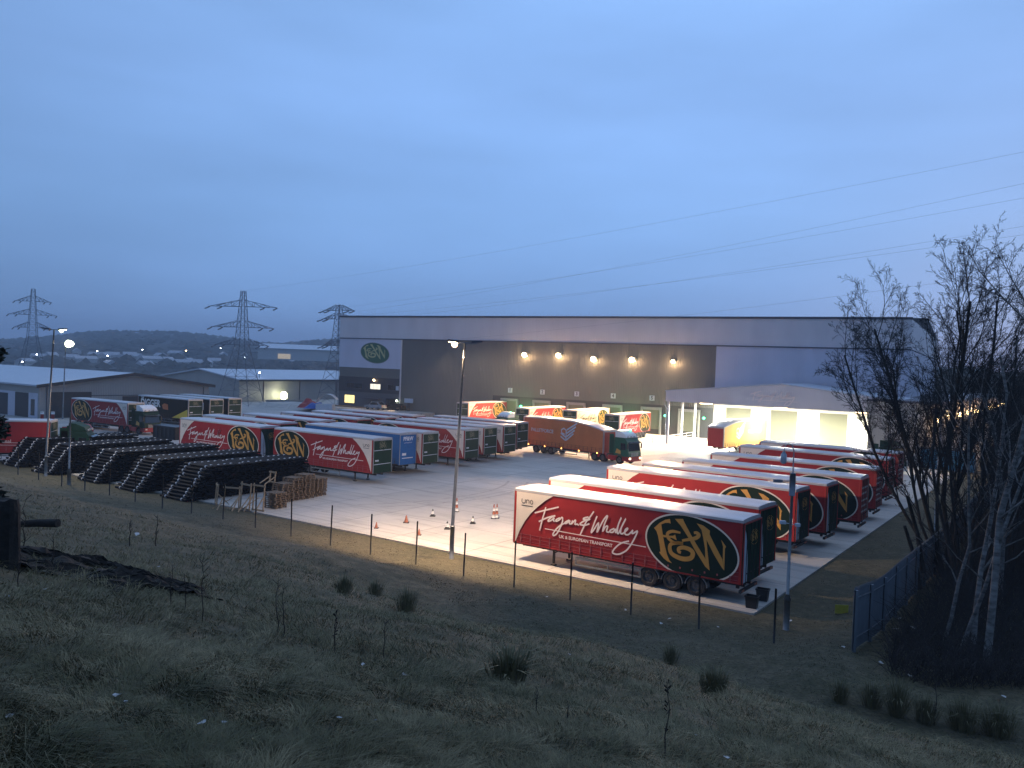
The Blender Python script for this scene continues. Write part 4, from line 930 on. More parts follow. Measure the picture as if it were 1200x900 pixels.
# extra glow bulb volume of that dazzling head
P = at(333-29, 440, 205); q = MB(); r = empty('flag_pole', (P.x, P.y, 0)); q.tube([(0, 0, 0), (0, 0, 7)], .07, 6); q.build('pole', M['galv'], r)
q = MB(); q.tube([(0, 0, 6.9), (0, 0, 7.2)], .16, 6); q.build('lamp_head', M['farwhite'], r); tag(r, 'thin pole standing before the long grey unit', 'pole')
P4 = at(1099, 560, 62); zt = at(1097, 434, 62).z
r = empty('lamp_post', (P4.x, P4.y, 0)); tag(r, 'pole with a hooked top shining through the bare tree branches', 'lamp post')
q = MB(); q.tube([(0, 0, 0), (0, 0, zt-1.2), (0, 0, zt-.5), (-.15, 0, zt-.15), (-.45, 0, zt), (-.8, 0, zt-.05)], [.12, .08, .07, .06, .05, .05], 8); q.build('pole', M['galv'], r)
# hinged camera masts
def mast(P, H, label, hook=True):
    r = empty('camera_mast', (P.x, P.y, P.z)); tag(r, label, 'camera mast')
    q = MB(); q.tube([(0, 0, -.4), (0, 0, 1.35), (0, 0, 1.36), (0, 0, 1.6)], [.15, .15, .18, .09], 8); q.build('base_section', M['galv'], r)
    q = MB(); q.tube([(0, 0, 1.6), (0, 0, H-1.4)], [.08, .06], 8); q.build('pole', M['galv'], r)
    if hook:
        q = MB(); q.tube([(0, 0, H-2.3), (0, 0, H-1.3)], .14, 8); q.build('hinge_box', M['steel'], r)
        q = MB(); q.tube([(0, 0, H-1.4), (0, 0, H-.3), (-.08, 0, H-.08), (-.24, 0, H), (-.40, 0, H-.1), (-.44, 0, H-.35)], .03, 6); q.build('swan_neck', M['steel'], r)
        q = MB(); q.tube([(-.44, 0, H-.35), (-.44, 0, H-.5), (-.44, 0, H-.85), (-.44, 0, H-.9)], [.05, .13, .13, .05], 10); q.build('dome_camera', M['paleblue'], r)
        q = MB(); q.tube([(0, 0, H-1.65), (-.45, .1, H-1.68)], [.02, .02], 5); q.box((-.8, .03, H-1.76), (-.42, .17, H-1.62)); q.build('camera', M['steel'], r)
        q = MB(); q.box((-.5, -.1, H*.57), (-.24, .05, H*.57+.14)); q.box((.2, -.1, H*.57-.1), (.4, .05, H*.57+.04)); q.bar((-.3, 0, H*.57+.05), (.3, 0, H*.57-.03), .03); q.build('flood_sensor', M['paleblue'], r)
    return r
P = hit(921, 738); mast(P, at(926, 520, P.y).z-P.z, 'grey camera mast with swan-neck top and wide base, right of the nearest trailer')
P = g(80.5, 572, -.05); mast(P, at(82, 463, P.y).z-P.z, 'plain grey mast with a wide base in front of the black pipe stacks', False)
# ---------------------------------------------------------------- black pipe stacks
def pipe_mesh(mb, L_, r, n=8, seg=False):
    prof = [(0, r*.6), (0, r), (L_, r), (L_, r*.6)]
    mb.tube([(0, 0, 0), (L_, 0, 0)], r, n, caps=False)
    # open ends: an inner wall a little way in
    vs = []
    for x, rr in ((0, r), (0, r*.82), (.25, r*.82), (L_-.25, r*.82), (L_, r*.82), (L_, r)):
        for k in range(n):
            a = 2*math.pi*k/n; vs.append((x, rr*math.cos(a), rr*math.sin(a)))
    fs = []
    for i in (0, 1, 3, 4):
        for k in range(n): fs.append((i*n+k, i*n+(k+1) % n, (i+1)*n+(k+1) % n, (i+1)*n+k))
    fs += [tuple(2*n+k for k in range(n)), tuple(3*n+k for k in reversed(range(n)))]
    mb.add(vs, fs)
PL, PRD = 3.4, .092
pp = MB(); pipe_mesh(pp, PL, PRD, 10); pproto = pp.build('pipe', M['pipe'])
pbare = copy_tree(pproto)
for x in (.7, 2.8):
    q = MB(); q.tube([(x-.06, 0, 0), (x+.06, 0, 0)], PRD+.035, 8); q.build('clip', M['clip'], pproto)
usedb = False
piles = [(-84.9, 37.2, 'farthest left, behind the tall lamp post'), (-78.2, 36.9, 'second from the left, behind the wide-based mast'), (-71.4, 37.4, 'the middle one of the five'), (-64.8, 37.2, 'second from the timber trestles'), (-58.9, 37.5, 'right beside the timber trestles')]
LAY = 11; pitch = .235; usedp = False; rest = MB(); npipe = 0
for pi_, (d0, n0, where) in enumerate(piles):
    rr = random.Random(pi_)
    nr = 44
    for l in range(LAY):
        nstart = n0+l*.19
        z = .12+l*pitch
        if l == LAY-1: z -= .0
        cnt = int((n0+12.-nstart)/.2)
        for k in range(cnt):
            nn = nstart+k*.2+.01; vis = (k == 0) or (l == LAY-1 and k < nr and k % 1 == 0)
            dx = rr.uniform(-.22, .22)
            Pp = W(d0+dx, nn, z+rr.uniform(-.015, .015))
            if vis and npipe < 296 and (k == 0 or k % 1 == 0):
                if k % 3 and not usedb: o = pbare; usedb = True
                elif k % 3: o = copy_tree(pbare)
                elif not usedp: o = pproto; usedp = True
                else: o = copy_tree(pproto)
                o.location = Pp; o.rotation_euler = (0, 0, -TH+rr.uniform(-.01, .01)); npipe += 1
                tag(o, 'black pipe in the stack '+where, 'pipe', 'pipes of the stack '+where)
            else:
                m_ = len(rest.v)
                t_ = MB(); n8 = 7
                base = Pp
                # ring geometry straight into world space
                A_ = [(0, PRD), (PL, PRD)]; vs = []
                for x, rad in A_+[(PL, PRD*.55), (0, PRD*.55)]:
                    for q_ in range(n8):
                        a = 2*math.pi*q_/n8; c = base+DV*x+NV*(rad*math.cos(a))+Vector((0, 0, rad*math.sin(a))); vs.append(c)
                fs = [(q_, (q_+1) % n8, n8+(q_+1) % n8, n8+q_) for q_ in range(n8)]+[(n8+q_, n8+(q_+1) % n8, 2*n8+(q_+1) % n8, 2*n8+q_) for q_ in range(n8)]
                rest.add(vs, fs)
                if l == LAY-1 and k % 3 == 0:
                    rest.cur = 1
                    for x in (.7, 2.8): rest.tube([base+DV*(x-.07), base+DV*(x+.07)], PRD+.03, 6)
                    rest.cur = 0
tag(rest.build('pipe', [M['pipe'], M['clip']]), 'inner black pipes of the big stacks behind the fence', 'pipe', kind='stuff')
# low dark skip behind the stacks
P = g(192, 514, 0); q = MB(); q.box((-2.5, 0, 0), (2.5, 2, 1.6)); q.box((-2.6, -.06, 1.5), (2.6, 2.06, 1.66)); 
for k in range(6): q.box((-2.4+.92*k, -.08, .1), (-2.3+.92*k, 0, 1.5))
o = q.build('skip', M['tub'], loc=(P.x, P.y, 0)); o.rotation_euler = (0, 0, -TH); tag(o, 'dark low steel skip behind the pipe stacks', 'skip')
# ---------------------------------------------------------------- pallets
pm = MB()
for k in range(7): pm.box((0, .0+.165*k, .122), (1.2, .10+.165*k, .144))
for y in (0, .5, .99): pm.box((0, y, 0), (1.2, y+.1, .022))
for x in (0, .55, 1.1):
    pm.box((x, 0, .10), (x+.1, 1.09, .122))
    for y in (0, .5, .99): pm.box((x-.0, y, .022), (x+.1, y+.1, .10))
palp = pm.build('pallet', M['wood']); up = False
sts = [((317, 595), 8, 'low stack beside the timber trestles'), ((326, 588), 10, 'stack with the trestle standing on it'), ((338, 585.5), 12, 'middle stack'), ((351.5, 583.5), 13, 'tall stack'), ((366, 580.5), 10, 'rightmost stack, nearest the open yard')]
rp = random.Random(5)
for (px, cnt, nm) in sts:
    P = g(*px, 0)
    for k in range(cnt):
        o = palp if not up else copy_tree(palp); up = True
        a = -TH+rp.uniform(-.09, .09)+.1; o.location = (P.x+rp.uniform(-.05, .05)-.5, P.y+rp.uniform(-.05, .05), .148*k); o.rotation_euler = (0, 0, a)
        tag(o, 'worn pallet '+('topmost of the ' if k == cnt-1 else 'in the ')+nm, 'pallet', 'pallets of the '+nm)
        if k == cnt-1: del o['group']
# a small crate-like frame on the second stack
def trestle(P, az, label, H=1.9, w=1.3, kind=0):
    r = empty('timber_frame', P, az); tag(r, label, 'timber frame')
    for sx in (0, w):
        q = MB(); q.bar((sx, 0, 0), (sx, .1, H), .09, .06); q.build('upright', M['newwood'], r)
        q = MB(); q.bar((sx, -.9 if kind != 2 else .9, .03), (sx, .05, H*.55), .09, .05); q.build('brace', M['newwood'], r)
    q = MB(); q.bar((-.1, .05, H*.92), (w+.1, .05, H*.92), .05, .12); q.bar((-.1, .0, .08), (w+.1, .0, .08), .05, .1)
    if kind == 1: q.bar((-.6, -.5, .05), (w*.6, .0, H*.5), .08, .05)
    q.build('rail', M['newwood'], r); return r
P = g(296, 598, 0); trestle(P, -TH+.15, 'pale timber frame with crossed braces, left one of the pair by the low pallet stack', 2.0, 1.0, 1)
P = g(281.5, 596, 0); trestle(P, -TH-.1, 'pale timber frame with a wide crossed foot in front of the pipe ends', 2.0, 1.2, 0)
P = g(262, 596, 0); trestle(P, -TH+.4, 'splayed timber frame leaning against the last pipe stack', 1.7, 1.2, 1)
P = g(252, 590, 0); trestle(P, -TH-.5, 'collapsed timber frame at the left end of the trestles', 1.6, .9, 2)
P = g(318, 588, 0); trestle(Vector((P.x-.2, P.y, 1.5)), -TH, 'short timber frame standing on top of a pallet stack', .9, .6, 0)
# ---------------------------------------------------------------- post fence on the verge
fe = empty('post_fence', W(-30, EDGE-5, 0)); tag(fe, 'line of thin black posts along the bank between the hillside and the yard', 'fence')
fx = [(21, 566.5), (45, 572.5), (72, 579), (99, 585), (128, 592), (158, 597), (190, 603), (224, 610), (261, 618), (299, 627), (341, 638), (387, 645), (434, 648), (487, 667), (543, 679), (602, 690), (668, 700), (739, 718), (819, 735), (907, 749)]
prev = None
for px, py in fx:
    v = ray(px, py); k = (EDGE-5)/ (v.x*NV.x+v.y*NV.y); P = CO+v*k; dd_ = P.dot(DV); zg = height(dd_, EDGE-5)
    P = W(dd_, EDGE-5, zg); Ht = 2.3+rp.uniform(-.1, .1)
    q = MB(); tx = rp.uniform(-.05, .05); q.tube([P-fe.location+Vector((0, 0, -.2)), P-fe.location+Vector((tx, 0, Ht))], .045, 6); q.build('post', M['post'], fe)
    if prev is not None:
        q = MB()
        for h_ in (.5, 1.2, 1.9): q.tube([prev-fe.location+Vector((0, 0, h_)), P-fe.location+Vector((0, 0, h_))], .0025, 3, caps=False)
        q.build('wire', M['post'], fe)
    prev = P
# ---------------------------------------------------------------- palisade fence on the right
pf = empty('palisade_fence', W(-6.6, 32.4, 0)); tag(pf, 'blue-grey steel palisade fence running away from the hillside into the trees', 'fence')
q = MB(); n_ = 32.4; i = 0
while n_ < 110:
    zg = height(-6.6, n_); h_ = 2.4
    # W-section pale: folded strip with a splayed pointed top
    a = W(0, n_-32.4, zg+.05); b_ = .07
    pts = [(-b_, .0), (-b_*.5, .03), (0, .012), (b_*.5, .03), (b_, .0)]
    vs = []
    for z in (0, h_-.15): vs += [a+NV*p+DV*(-w_)+Vector((0, 0, z)) for p, w_ in pts]
    vs.append(a+Vector((0, 0, h_)))
    fs = [(k, k+1, k+6, k+5) for k in range(4)]+[(5+k, 6+k, 10) for k in range(4)]
    q.add(vs, fs)
    if i % 18 == 0: q2 = MB(); q2.bar(W(.06, n_-32.4, zg-.2), W(.06, n_-32.4, zg+2.3), .1); q2.build('post', M['palisade'], pf)
    n_ += .155; i += 1
q.build('pale', M['palisade'], pf)['kind'] = 'stuff'
for h_ in (.5, 2.0): q3 = MB(); q3.tube([W(.03, 2.8*k, height(-6.6, 32.4+2.8*k)+h_) for k in range(28)], .03, 4); q3.build('rail', M['palisade'], pf)
# ---------------------------------------------------------------- cones, tubs, notice, cars
def cone(H=.75, stripes=(1,), lower=M['conered']):
    r = empty('traffic_cone'); q = MB(); q.box((-.2, -.2, 0), (.2, .2, .05)); q.build('base', M['conebase'], r)
    nseg = 4; q = {0: MB(), 1: MB()}
    for k in range(nseg):
        z0 = .05+(H-.05)*k/nseg; z1 = .05+(H-.05)*(k+1)/nseg; f = lambda z: .15-.12*(z-.05)/(H-.05)
        q[1 if k in stripes else 0].tube([(0, 0, z0), (0, 0, z1)], [f(z0), f(z1)], 12)
    q[0].build('cone_body', lower, r); q[1].build('reflective_band', M['conewhite'], r); return r
c_o = cone(.52, ()); c_w = cone(.52, (1, 2), M['conebase']); c_t = cone(1.05, (0, 2), M['conered'])
for i, (px, lab) in enumerate([((476, 612.5), 'plain orange traffic cone standing alone on the yard'), ((441, 619), 'small faded cone left of the orange one'), ((491, 627), 'small cone nearest the fence post, left of the lamp post')]):
    o = c_o if i == 0 else copy_tree(c_o); P = g(*px); o.location = P; tag(o, lab, 'traffic cone', 'cones in the empty yard')
    if i: o.scale = (.75, .75, .8)
for i, (px, lab) in enumerate([((507, 605), 'white-banded cone halfway between the orange cone and the lamp post'), ((524, 620), 'white-banded cone just left of the lamp post'), ((554, 613.5), 'white-banded cone to the right of the lamp post')]):
    o = c_w if i == 0 else copy_tree(c_w); P = g(*px); o.location = P; tag(o, lab, 'traffic cone', 'cones in the empty yard')
for i, (px, lab) in enumerate([((535, 599.5), 'tall slim white cone right behind the lamp post'), ((578.5, 607.5), 'left one of the pair of tall striped cones'), ((582, 607), 'right one of the pair of tall striped cones')]):
    o = c_t if i == 0 else copy_tree(c_t); P = g(*px); o.location = P; tag(o, lab, 'traffic cone', 'cones in the empty yard')
tubp = empty('plastic_tub'); q = MB(); q.add([(-.4,-.3,0),(.4,-.3,0),(.4,.3,0),(-.4,.3,0),(-.48,-.38,.7),(.48,-.38,.7),(.48,.38,.7),(-.48,.38,.7)], [(0,3,2,1),(0,1,5,4),(1,2,6,5),(2,3,7,6),(3,0,4,7)]); q.add([(-.40,-.30,.6),(.40,-.30,.6),(.40,.30,.6),(-.40,.30,.6)], [(0,1,2,3)]); q.build('tub_body', M['tub'], tubp)
q = MB()
for a, b_ in (((-.52, -.42), (.52, -.36)), ((-.52, .36), (.52, .42)), ((-.52, -.36), (-.46, .36)), ((.46, -.36), (.52, .36))): q.box((a[0], a[1], .66), (b_[0], b_[1], .74))
q.build('rim', M['tub'], tubp)
P = g(881, 712); tubp.location = P; tubp.rotation_euler = (0, 0, -.5); tubp.scale = (.62, .62, .8); tag(tubp, 'black plastic tub at the very corner of the yard, the nearer of two', 'tub')
o = copy_tree(tubp); P = g(893.5, 703.5); o.location = P; tag(o, 'black plastic tub behind the other one, beside the trailer rear', 'tub')
P = hit(986, 719); r = empty('notice_board', (P.x, P.y, P.z)); q = MB(); q.box((-.32, -.02, .0), (.32, .0, .42)); q.build('sign_plate', M['signy'], r); q = MB(); q.bar((-.25, .03, -.2), (-.25, .03, .35), .04); q.bar((.25, .03, -.2), (.25, .03, .35), .04); q.build('post', M['rot'], r); tag(r, 'small weathered yellow notice in the grass by the palisade fence', 'sign')
def car(body, label, P, az, suv=False):
    r = empty('parked_car', (P.x, P.y, 0), az); tag(r, label, 'car'); h = 1.7 if suv else 1.42; L_ = 4.6 if suv else 4.2
    prof = [(0, .35), (-.02, .7), (.15, .9), (1.15, 1.0), (1.85, h-.05), (2.2, h), (3.4, h-.02), (L_-.35, 1.05), (L_-.02, .95), (L_, .4)]
    q = MB(); q.prism([(x, 0, z) for x, z in prof], (0, 1.75, 0)); q.build('body', M[body], r)
    for y in (-.01, 1.755):
        q = MB(); q.poly([(1.4, y, 1.0), (1.95, y, h-.12), (3.3, y, h-.12), (3.75, y, 1.05)]); q.build('side_window', M['glass'], r)
    q = MB(); q.poly([(1.10, .12, 1.01), (1.10, 1.63, 1.01), (1.80, 1.55, h-.06), (1.80, .2, h-.06)]); q.poly([(L_-.3, .15, 1.08), (L_-.3, 1.6, 1.08), (3.42, 1.5, h-.04), (3.42, .25, h-.04)]); q.build('windscreen', M['glass'], r)
    for x in (.85, L_-.9):
        for sd in (-1, 1):
            tb = MB(); hb = MB(); wheel(tb, hb, x, .0 if sd < 0 else 1.75, sd, r=.33, w=.2, z=.33); t_ = tb.build('wheel', M['tyre'], r); hb.build('hub', M['hub'], t_)
    for y in (.1, 1.35): q = MB(); q.box((-.04, y, .62), (.0, y+.3, .76)); q.build('headlight', M['white_g'], r); q = MB(); q.box((L_-.02, y, .75), (L_+.02, y+.3, .92)); q.build('tail_light', M['conered'], r)
    return r
P = WW(-33.2, -4.2); car('carsilver', 'silver estate car parked in front of the office windows', P, -WA, True).location.z = .9
P = WW(-29.6, -1.9); car('darkcar' if 'darkcar' in M else 'black', 'dark car behind the silver estate car', P, -WA).location.z = .9
P = g(72, 508, 0); car('carred', 'red car parked beside the grey unit, left of the red lorry', P, -TH+.1)
# van-like red thing and gatehouse post tops near the left unit
P = g(58, 503, 0)
for i, (px, h_) in enumerate(((49, 0), (61.5, 0))):
    Pq = g(px, 503, 0); r = empty('safety_bollard', (Pq.x, Pq.y, 0)); q = MB(); q.tube([(0, 0, 0), (0, 0, 2.1)], .22, 10); q.build('bollard_body', M['redmetal'], r); q = MB(); q.tube([(0, 0, 2.1), (0, 0, 2.45)], .25, 10); q.build('cap', M['white'], r)
    tag(r, ('left' if i == 0 else 'right')+' one of two red pillars with white tops by the grey unit doors', 'bollard')
P = WW(-24.2, -.8); r = empty('direction_sign', (P.x, P.y, .0), -WA); q = MB(); q.box((-1.1, -.05, 2.6), (1.1, .05, 3.5)); q.build('sign_plate', M['paleblue'], r); q = MB(); q.box((-.35, -.04, 0), (.35, .04, 2.6)); q.build('post', M['darker'], r); tag(r, 'pale rectangular sign on a dark post beside the office corner', 'sign')
# tarpaulin heap, curved sheet and rusty scrap by the long unit
def heap(name, m, P, sx, sy, sz, label, cat, seed=0, n=14):
    q = MB(); vs = []
    for j in range(n):
        for i in range(n):
            u, v = i/(n-1)*2-1, j/(n-1)*2-1; rr = math.hypot(u, v); z = max(0, math.cos(min(rr, 1)*math.pi/2))**.7*(.6+.5*mnoise.noise(Vector((u*2+seed, v*2, seed))))+.05*mnoise.noise(Vector((u*7, v*7, seed)))
            vs.append((u*sx, v*sy, z*sz))
    q.add(vs, [(j*n+i, j*n+i+1, (j+1)*n+i+1, (j+1)*n+i) for j in range(n-1) for i in range(n-1)], False)
    o = q.build(name, m, loc=P); return tag(o, label, cat)
P = at(371, 480, 172); heap('tarpaulin', M['tarp'], (P.x, P.y, .7), 2.6, 1.6, 1.9, 'crumpled blue tarpaulin over a heap beyond the trailers', 'tarpaulin', 3)
P = at(362, 480, 174); heap('scrap_heap', M['redmetal'], (P.x, P.y, .7), 2.4, 1.5, 2.6, 'dull red scrap heap behind the blue tarpaulin', 'scrap heap', 8)
P = at(384, 480, 170); q = MB(); vs = []; 
for i in range(13):
    a = math.pi*.15+math.pi*.62*i/12; vs += [(-1.6*math.cos(a)*1.6, -1.4, 3.3*math.sin(a)), (-1.6*math.cos(a)*1.6, 1.4, 3.3*math.sin(a))]
q.add(vs, [(2*i, 2*i+1, 2*i+3, 2*i+2) for i in range(12)]); q.box((-2.2, -1.3, 0), (1.2, 1.3, 1.2)); o = q.build('open_skip', M['paleblue'], loc=(P.x, P.y, .6)); tag(o, 'pale curved sheet-metal hood beside the blue tarpaulin', 'metal hood')
q = MB(); q.prism([WW(-60, -9, 0), WW(-60, -7, .9), WW(-60, 2, .9), WW(-60, 2, 0)], WW(42, 0)-WW(0, 0)); o = q.build('pavement', M['yard']); tag(o, kind='structure')
q = MB(); q.prism([WW(-47, -2.2, .904), WW(-34.5, -2.2, .904), WW(-34.5, -.2, .904), WW(-47, -.2, .904)], (0, 0, .15)); tag(q.build('planting_bed', mat('bark_mulch', (.30, .17, .09), .9, noise=.5, nscale=1.2)), kind='structure')
# low verge wall before long unit
q = MB(); a = at(312, 474, 190); b_ = at(365, 470, 195); q.bar((a.x, a.y, .6), (b_.x, b_.y, .6), .25, 1.2); o = q.build('low_wall', M['unitwall']); tag(o, 'low grey wall in front of the long grey unit', 'wall')
# blue container and pallets of goods behind the trees
P = at(1110, 535, 104); r = empty('shipping_container', (P.x, P.y, 0), -TH); q = MB(); q.box((-3, 0, 0), (3, 2.4, 2.6)); 
for k in range(22): q.box((-2.95+.27*k, -.04, .15), (-2.82+.27*k, 0, 2.45))
q.build('container_body', mat('container_blue', (.03, .20, .34), .5, noise=.3), r); q = MB(); q.box((-3.05, -.06, 2.5), (3.05, 2.46, 2.66)); q.build('top_frame', M['seam'], r); tag(r, 'turquoise-blue container in the side yard seen through the bare trees', 'container')
# ---------------------------------------------------------------- lattice towers and overhead lines
def pylon(P, H, arms, label, az=0., wb=5.2, wt=1.0, waist=.52):
    r = empty('lattice_tower', P, az); tag(r, label, 'pylon')
    def hw(z):
        t = z/H
        return wb*(1-t/waist)+wt*1.25*(t/waist) if t < waist else wt*1.25+(wt*.45-wt*1.25)*(t-waist)/(1-waist)
    q = MB(); bt = .6; lv = [0, .13, .25, .36, .45, .52, .58, .64, .70, .76, .82, .88, .94, 1.]; th_ = .16
    def corner(z, k): h_ = hw(z); return Vector((h_*(1 if k in (0, 3) else -1), h_*(1 if k in (0, 1) else -1), z))
    for a, b_ in zip(lv, lv[1:]):
        za, zb__ = a*H, b_*H
        for k in range(4):
            k2 = (k+1) % 4
            q.bar(corner(za, k), corner(zb__, k), .10, .10); q.bar(corner(za, k), corner(zb__, k2), .045); q.bar(corner(za, k2), corner(zb__, k), .045); q.bar(corner(zb__, k), corner(zb__, k2), .045)
    q.build('lattice_body', M['pylon'], r)
    tips = []
    for t, half in arms:
        q = MB(); z = t*H
        for sx in (-1, 1):
            tip = Vector((sx*half, 0, z-.1)); h_ = hw(z)
            for sy in (-1, 1):
                a = Vector((sx*h_, sy*h_, z)); b_ = Vector((sx*h_, sy*h_, z+H*.055))
                q.bar(a, tip, .10); q.bar(b_, tip, .08)
                for u in (.25, .5, .75): q.bar(a.lerp(tip, u), b_.lerp(tip, u), .07); q.bar(a.lerp(tip, u), b_.lerp(tip, max(0, u-.25)), .07)
            tips.append(tip)
        q.build('cross_arm', M['pylon'], r)
        for sx in (-1, 1):
            for u in (1., .6):
                x = sx*(hw(z)+(half-hw(z))*u); q = MB(); q.tube([(x, 0, z-.15), (x-sx*.0, -.9, z-.5), (x, -1.9, z-.75)], .16, 5); q.build('insulator', M['pylon'], r)
    return r, tips
PC = at(281.5, 474, 186); rc, tipsC = pylon(Vector((PC.x, PC.y, 0)), at(281.5, 341, 186).z, [(.865, 8.1), (.684, 7.4), (.53, 6.3)], 'tall lattice tower in the middle distance, between the two grey units', az=-.15, wb=3.9, wt=.95)
PRt = at(394, 474, 195); rr_, tipsR = pylon(Vector((PRt.x, PRt.y, 0)), at(394, 357.5, 195).z, [(.95, 4.6), (.865, 5.0), (.60, 4.5)], 'lattice tower directly left of the warehouse corner', az=-.5, wb=3.4)
PLt = at(37, 430, 250); pylon(Vector((PLt.x, PLt.y, -1)), at(37, 338.5, 250).z+1, [(.875, 4.9), (.74, 6.5), (.61, 5.)], 'pale distant lattice tower at the far left', az=.3, wb=4)
pts_end = [(178, 0), (215, 1), (232, 1), (265, 2), (275, 2), (318, 3)]
st_ = [at(415, 346, 188), at(420, 361, 190), at(432, 362, 190), at(450, 368, 192), at(475, 368, 192), at(600, 372, 170)]
labs = ['topmost overhead line, crossing the sky from the right edge', 'second overhead line from the top', 'third overhead line from the top', 'fourth overhead line from the top', 'fifth overhead line from the top', 'lowest overhead line, just above the warehouse roof']
starts = [Vector((PC.x, PC.y, at(281.5, 341, 186).z))]+[rr_.location+t_ for t_ in (tipsR[1], tipsR[0], tipsR[3], tipsR[2], tipsR[5])]
for (py, _), A_, lab in zip(pts_end, starts, labs):
    B_ = at(1200, py, 92); C_ = B_+(B_-A_)*.35; pts = []
    for i in range(25):
        t = i/24; p = A_.lerp(C_, t)
        # shallow sag that passes the measured point
        tb_ = 1/1.35; sag = .8*( (t-.0)*(t-tb_) )*4; p.z += sag*2.2; pts.append(p)
    q = MB(); q.tube(pts, .011, 4, caps=False); o = q.build('power_line', M['wire']); tag(o, 'thin dark '+lab, 'power line')
# ---------------------------------------------------------------- trees
def rot_about(v, axis, ang): return Matrix.Rotation(ang, 3, axis) @ v
def grow(tr, cr, p, dr, L_, r, lvl, R_, maxl, droop=0., kids=(3, 4, 5, 4), spread=.6, keep=.78, up=.15, seg=4):
    pts = [p.copy()]; rs = [r]; d_ = dr.normalized(); n = seg if lvl else seg+3
    for i in range(n):
        j = Vector((R_.gauss(0, 1), R_.gauss(0, 1), R_.gauss(0, 1)))*(.10+.05*lvl); d_ = (d_+j+Vector((0, 0, up*.3 if lvl < 2 else -droop))).normalized()
        p = p+d_*(L_/n); pts.append(p.copy()); rs.append(max(.0062, r*(1-(.55 if lvl == 0 else .8)*(i+1)/n)))
    if lvl == 1: rs = [max(.012, q_*.75) for q_ in rs]
    mb = tr if lvl <= 1 else cr
    mb.tube(pts, rs, 7 if lvl == 0 else (5 if lvl == 1 else 3), caps=False)
    if lvl >= maxl: return
    k = kids[min(lvl, len(kids)-1)]
    for c in range(k):
        t = .25+.75*(c+R_.random())/k; i = min(n-1, int(t*n)); q = pts[i].lerp(pts[i+1], t*n-i) if i < n else pts[-1]
        dd_ = (pts[i+1]-pts[i]).normalized(); ax = dd_.orthogonal().normalized(); ax = rot_about(ax, dd_, R_.random()*6.283)
        nd_ = rot_about(dd_, ax, spread*R_.uniform(.6, 1.25)); rr_ = rs[i]*(.62 if lvl == 0 else .6)
        grow(tr, cr, q, nd_, L_*keep*R_.uniform(.55, 1.)*(1.1-.4*t), rr_, lvl+1, R_, maxl, droop, kids, spread, keep, up, seg if lvl < 2 else 3)
def tree(name, P, stems, label, cat='tree', bark='bark', seed=1, maxl=4, group=None, **kw):
    R_ = random.Random(seed); r = empty(name, P); tr = MB(); cr = MB()
    for (ox, oy, dx, dy, dz, L_, rad) in stems:
        grow(tr, cr, Vector((ox, oy, -.2)), Vector((dx, dy, dz)), L_, rad, 0, R_, maxl, **kw)
    tr.build('trunk', M[bark], r); cr.build('crown', M['twig'], r); return tag(r, label, cat, group)
def gpt(px, py, Y):
    P = at(px, py, Y); return Vector((P.x, P.y, gz(P)))
P = gpt(1108, 690, 47)
tree('bare_tree', P, [(0, 0, -.24, .1, 1, 15.2, .13), (.3, .2, -.10, -.2, 1, 16.5, .15), (-.3, .4, -.36, .2, 1, 14, .11), (.5, 0, .05, .1, 1, 17, .13), (.7, -.2, .16, .1, 1, 15, .11), (.1, .5, -.02, .4, 1, 16, .11), (-.2, 0, -.50, -.2, 1, 12.5, .10), (.2, .1, -.16, 0, 1, 15.5, .10), (0, .3, -.30, .3, 1, 13, .09)],
     'large many-stemmed bare tree in front of the warehouse corner, its twigs fanning over the canopy', seed=11, maxl=4, kids=(14, 11, 8, 6), spread=.46, keep=.44, up=.4)
P = gpt(1155, 785, 29.5)
tree('birch_tree', P, [(0, 0, .20, .2, 1, 20.5, .14)], 'tall silver birch at the right edge with leaning white mottled trunk', bark='birch', seed=4, maxl=4, kids=(18, 12, 8, 6), spread=.8, keep=.40, up=.2, droop=.05)
P = gpt(1140, 770, 31)
tree('birch_tree', P, [(0, 0, .18, .1, 1, 13.0, .11)], 'slim silver birch just left of the tall leaning one', bark='birch', seed=8, maxl=4, kids=(10, 7, 6, 4), spread=.7, keep=.42, up=.2, droop=.05)
P = gpt(1103, 752, 32.5)
tree('birch_tree', P, [(0, 0, .30, .1, 1, 10.5, .08)], 'thin crooked birch rising from the litter by the palisade', bark='birch', seed=15, maxl=4, kids=(9, 6, 6, 4), spread=.7, keep=.42, up=.25, droop=.04)
P = gpt(1120, 778, 31)
tree('birch_tree', P, [(0, 0, .12, .1, 1, 10.8, .085)], 'thin birch with a kinked white stem, second from the palisade', bark='birch', seed=23, maxl=4, kids=(9, 6, 6, 4), spread=.7, keep=.42, up=.25, droop=.04)
# broken snags beside the bare tree
for i, (px, py, Y, tx, ty) in enumerate(((1082, 640, 43, 1063, 581), (1078, 660, 42, 1060, 616))):
    A_ = at(px, py+30, Y); B_ = at(tx, ty, Y); q = MB(); q.tube([A_, A_.lerp(B_, .5)+Vector((.1, 0, .05)), B_], [.14, .11, .08], 7); o = q.build('broken_stump', M['bark']); tag(o, ('upper' if i == 0 else 'lower')+' broken snag leaning left from the foot of the bare tree', 'stump')
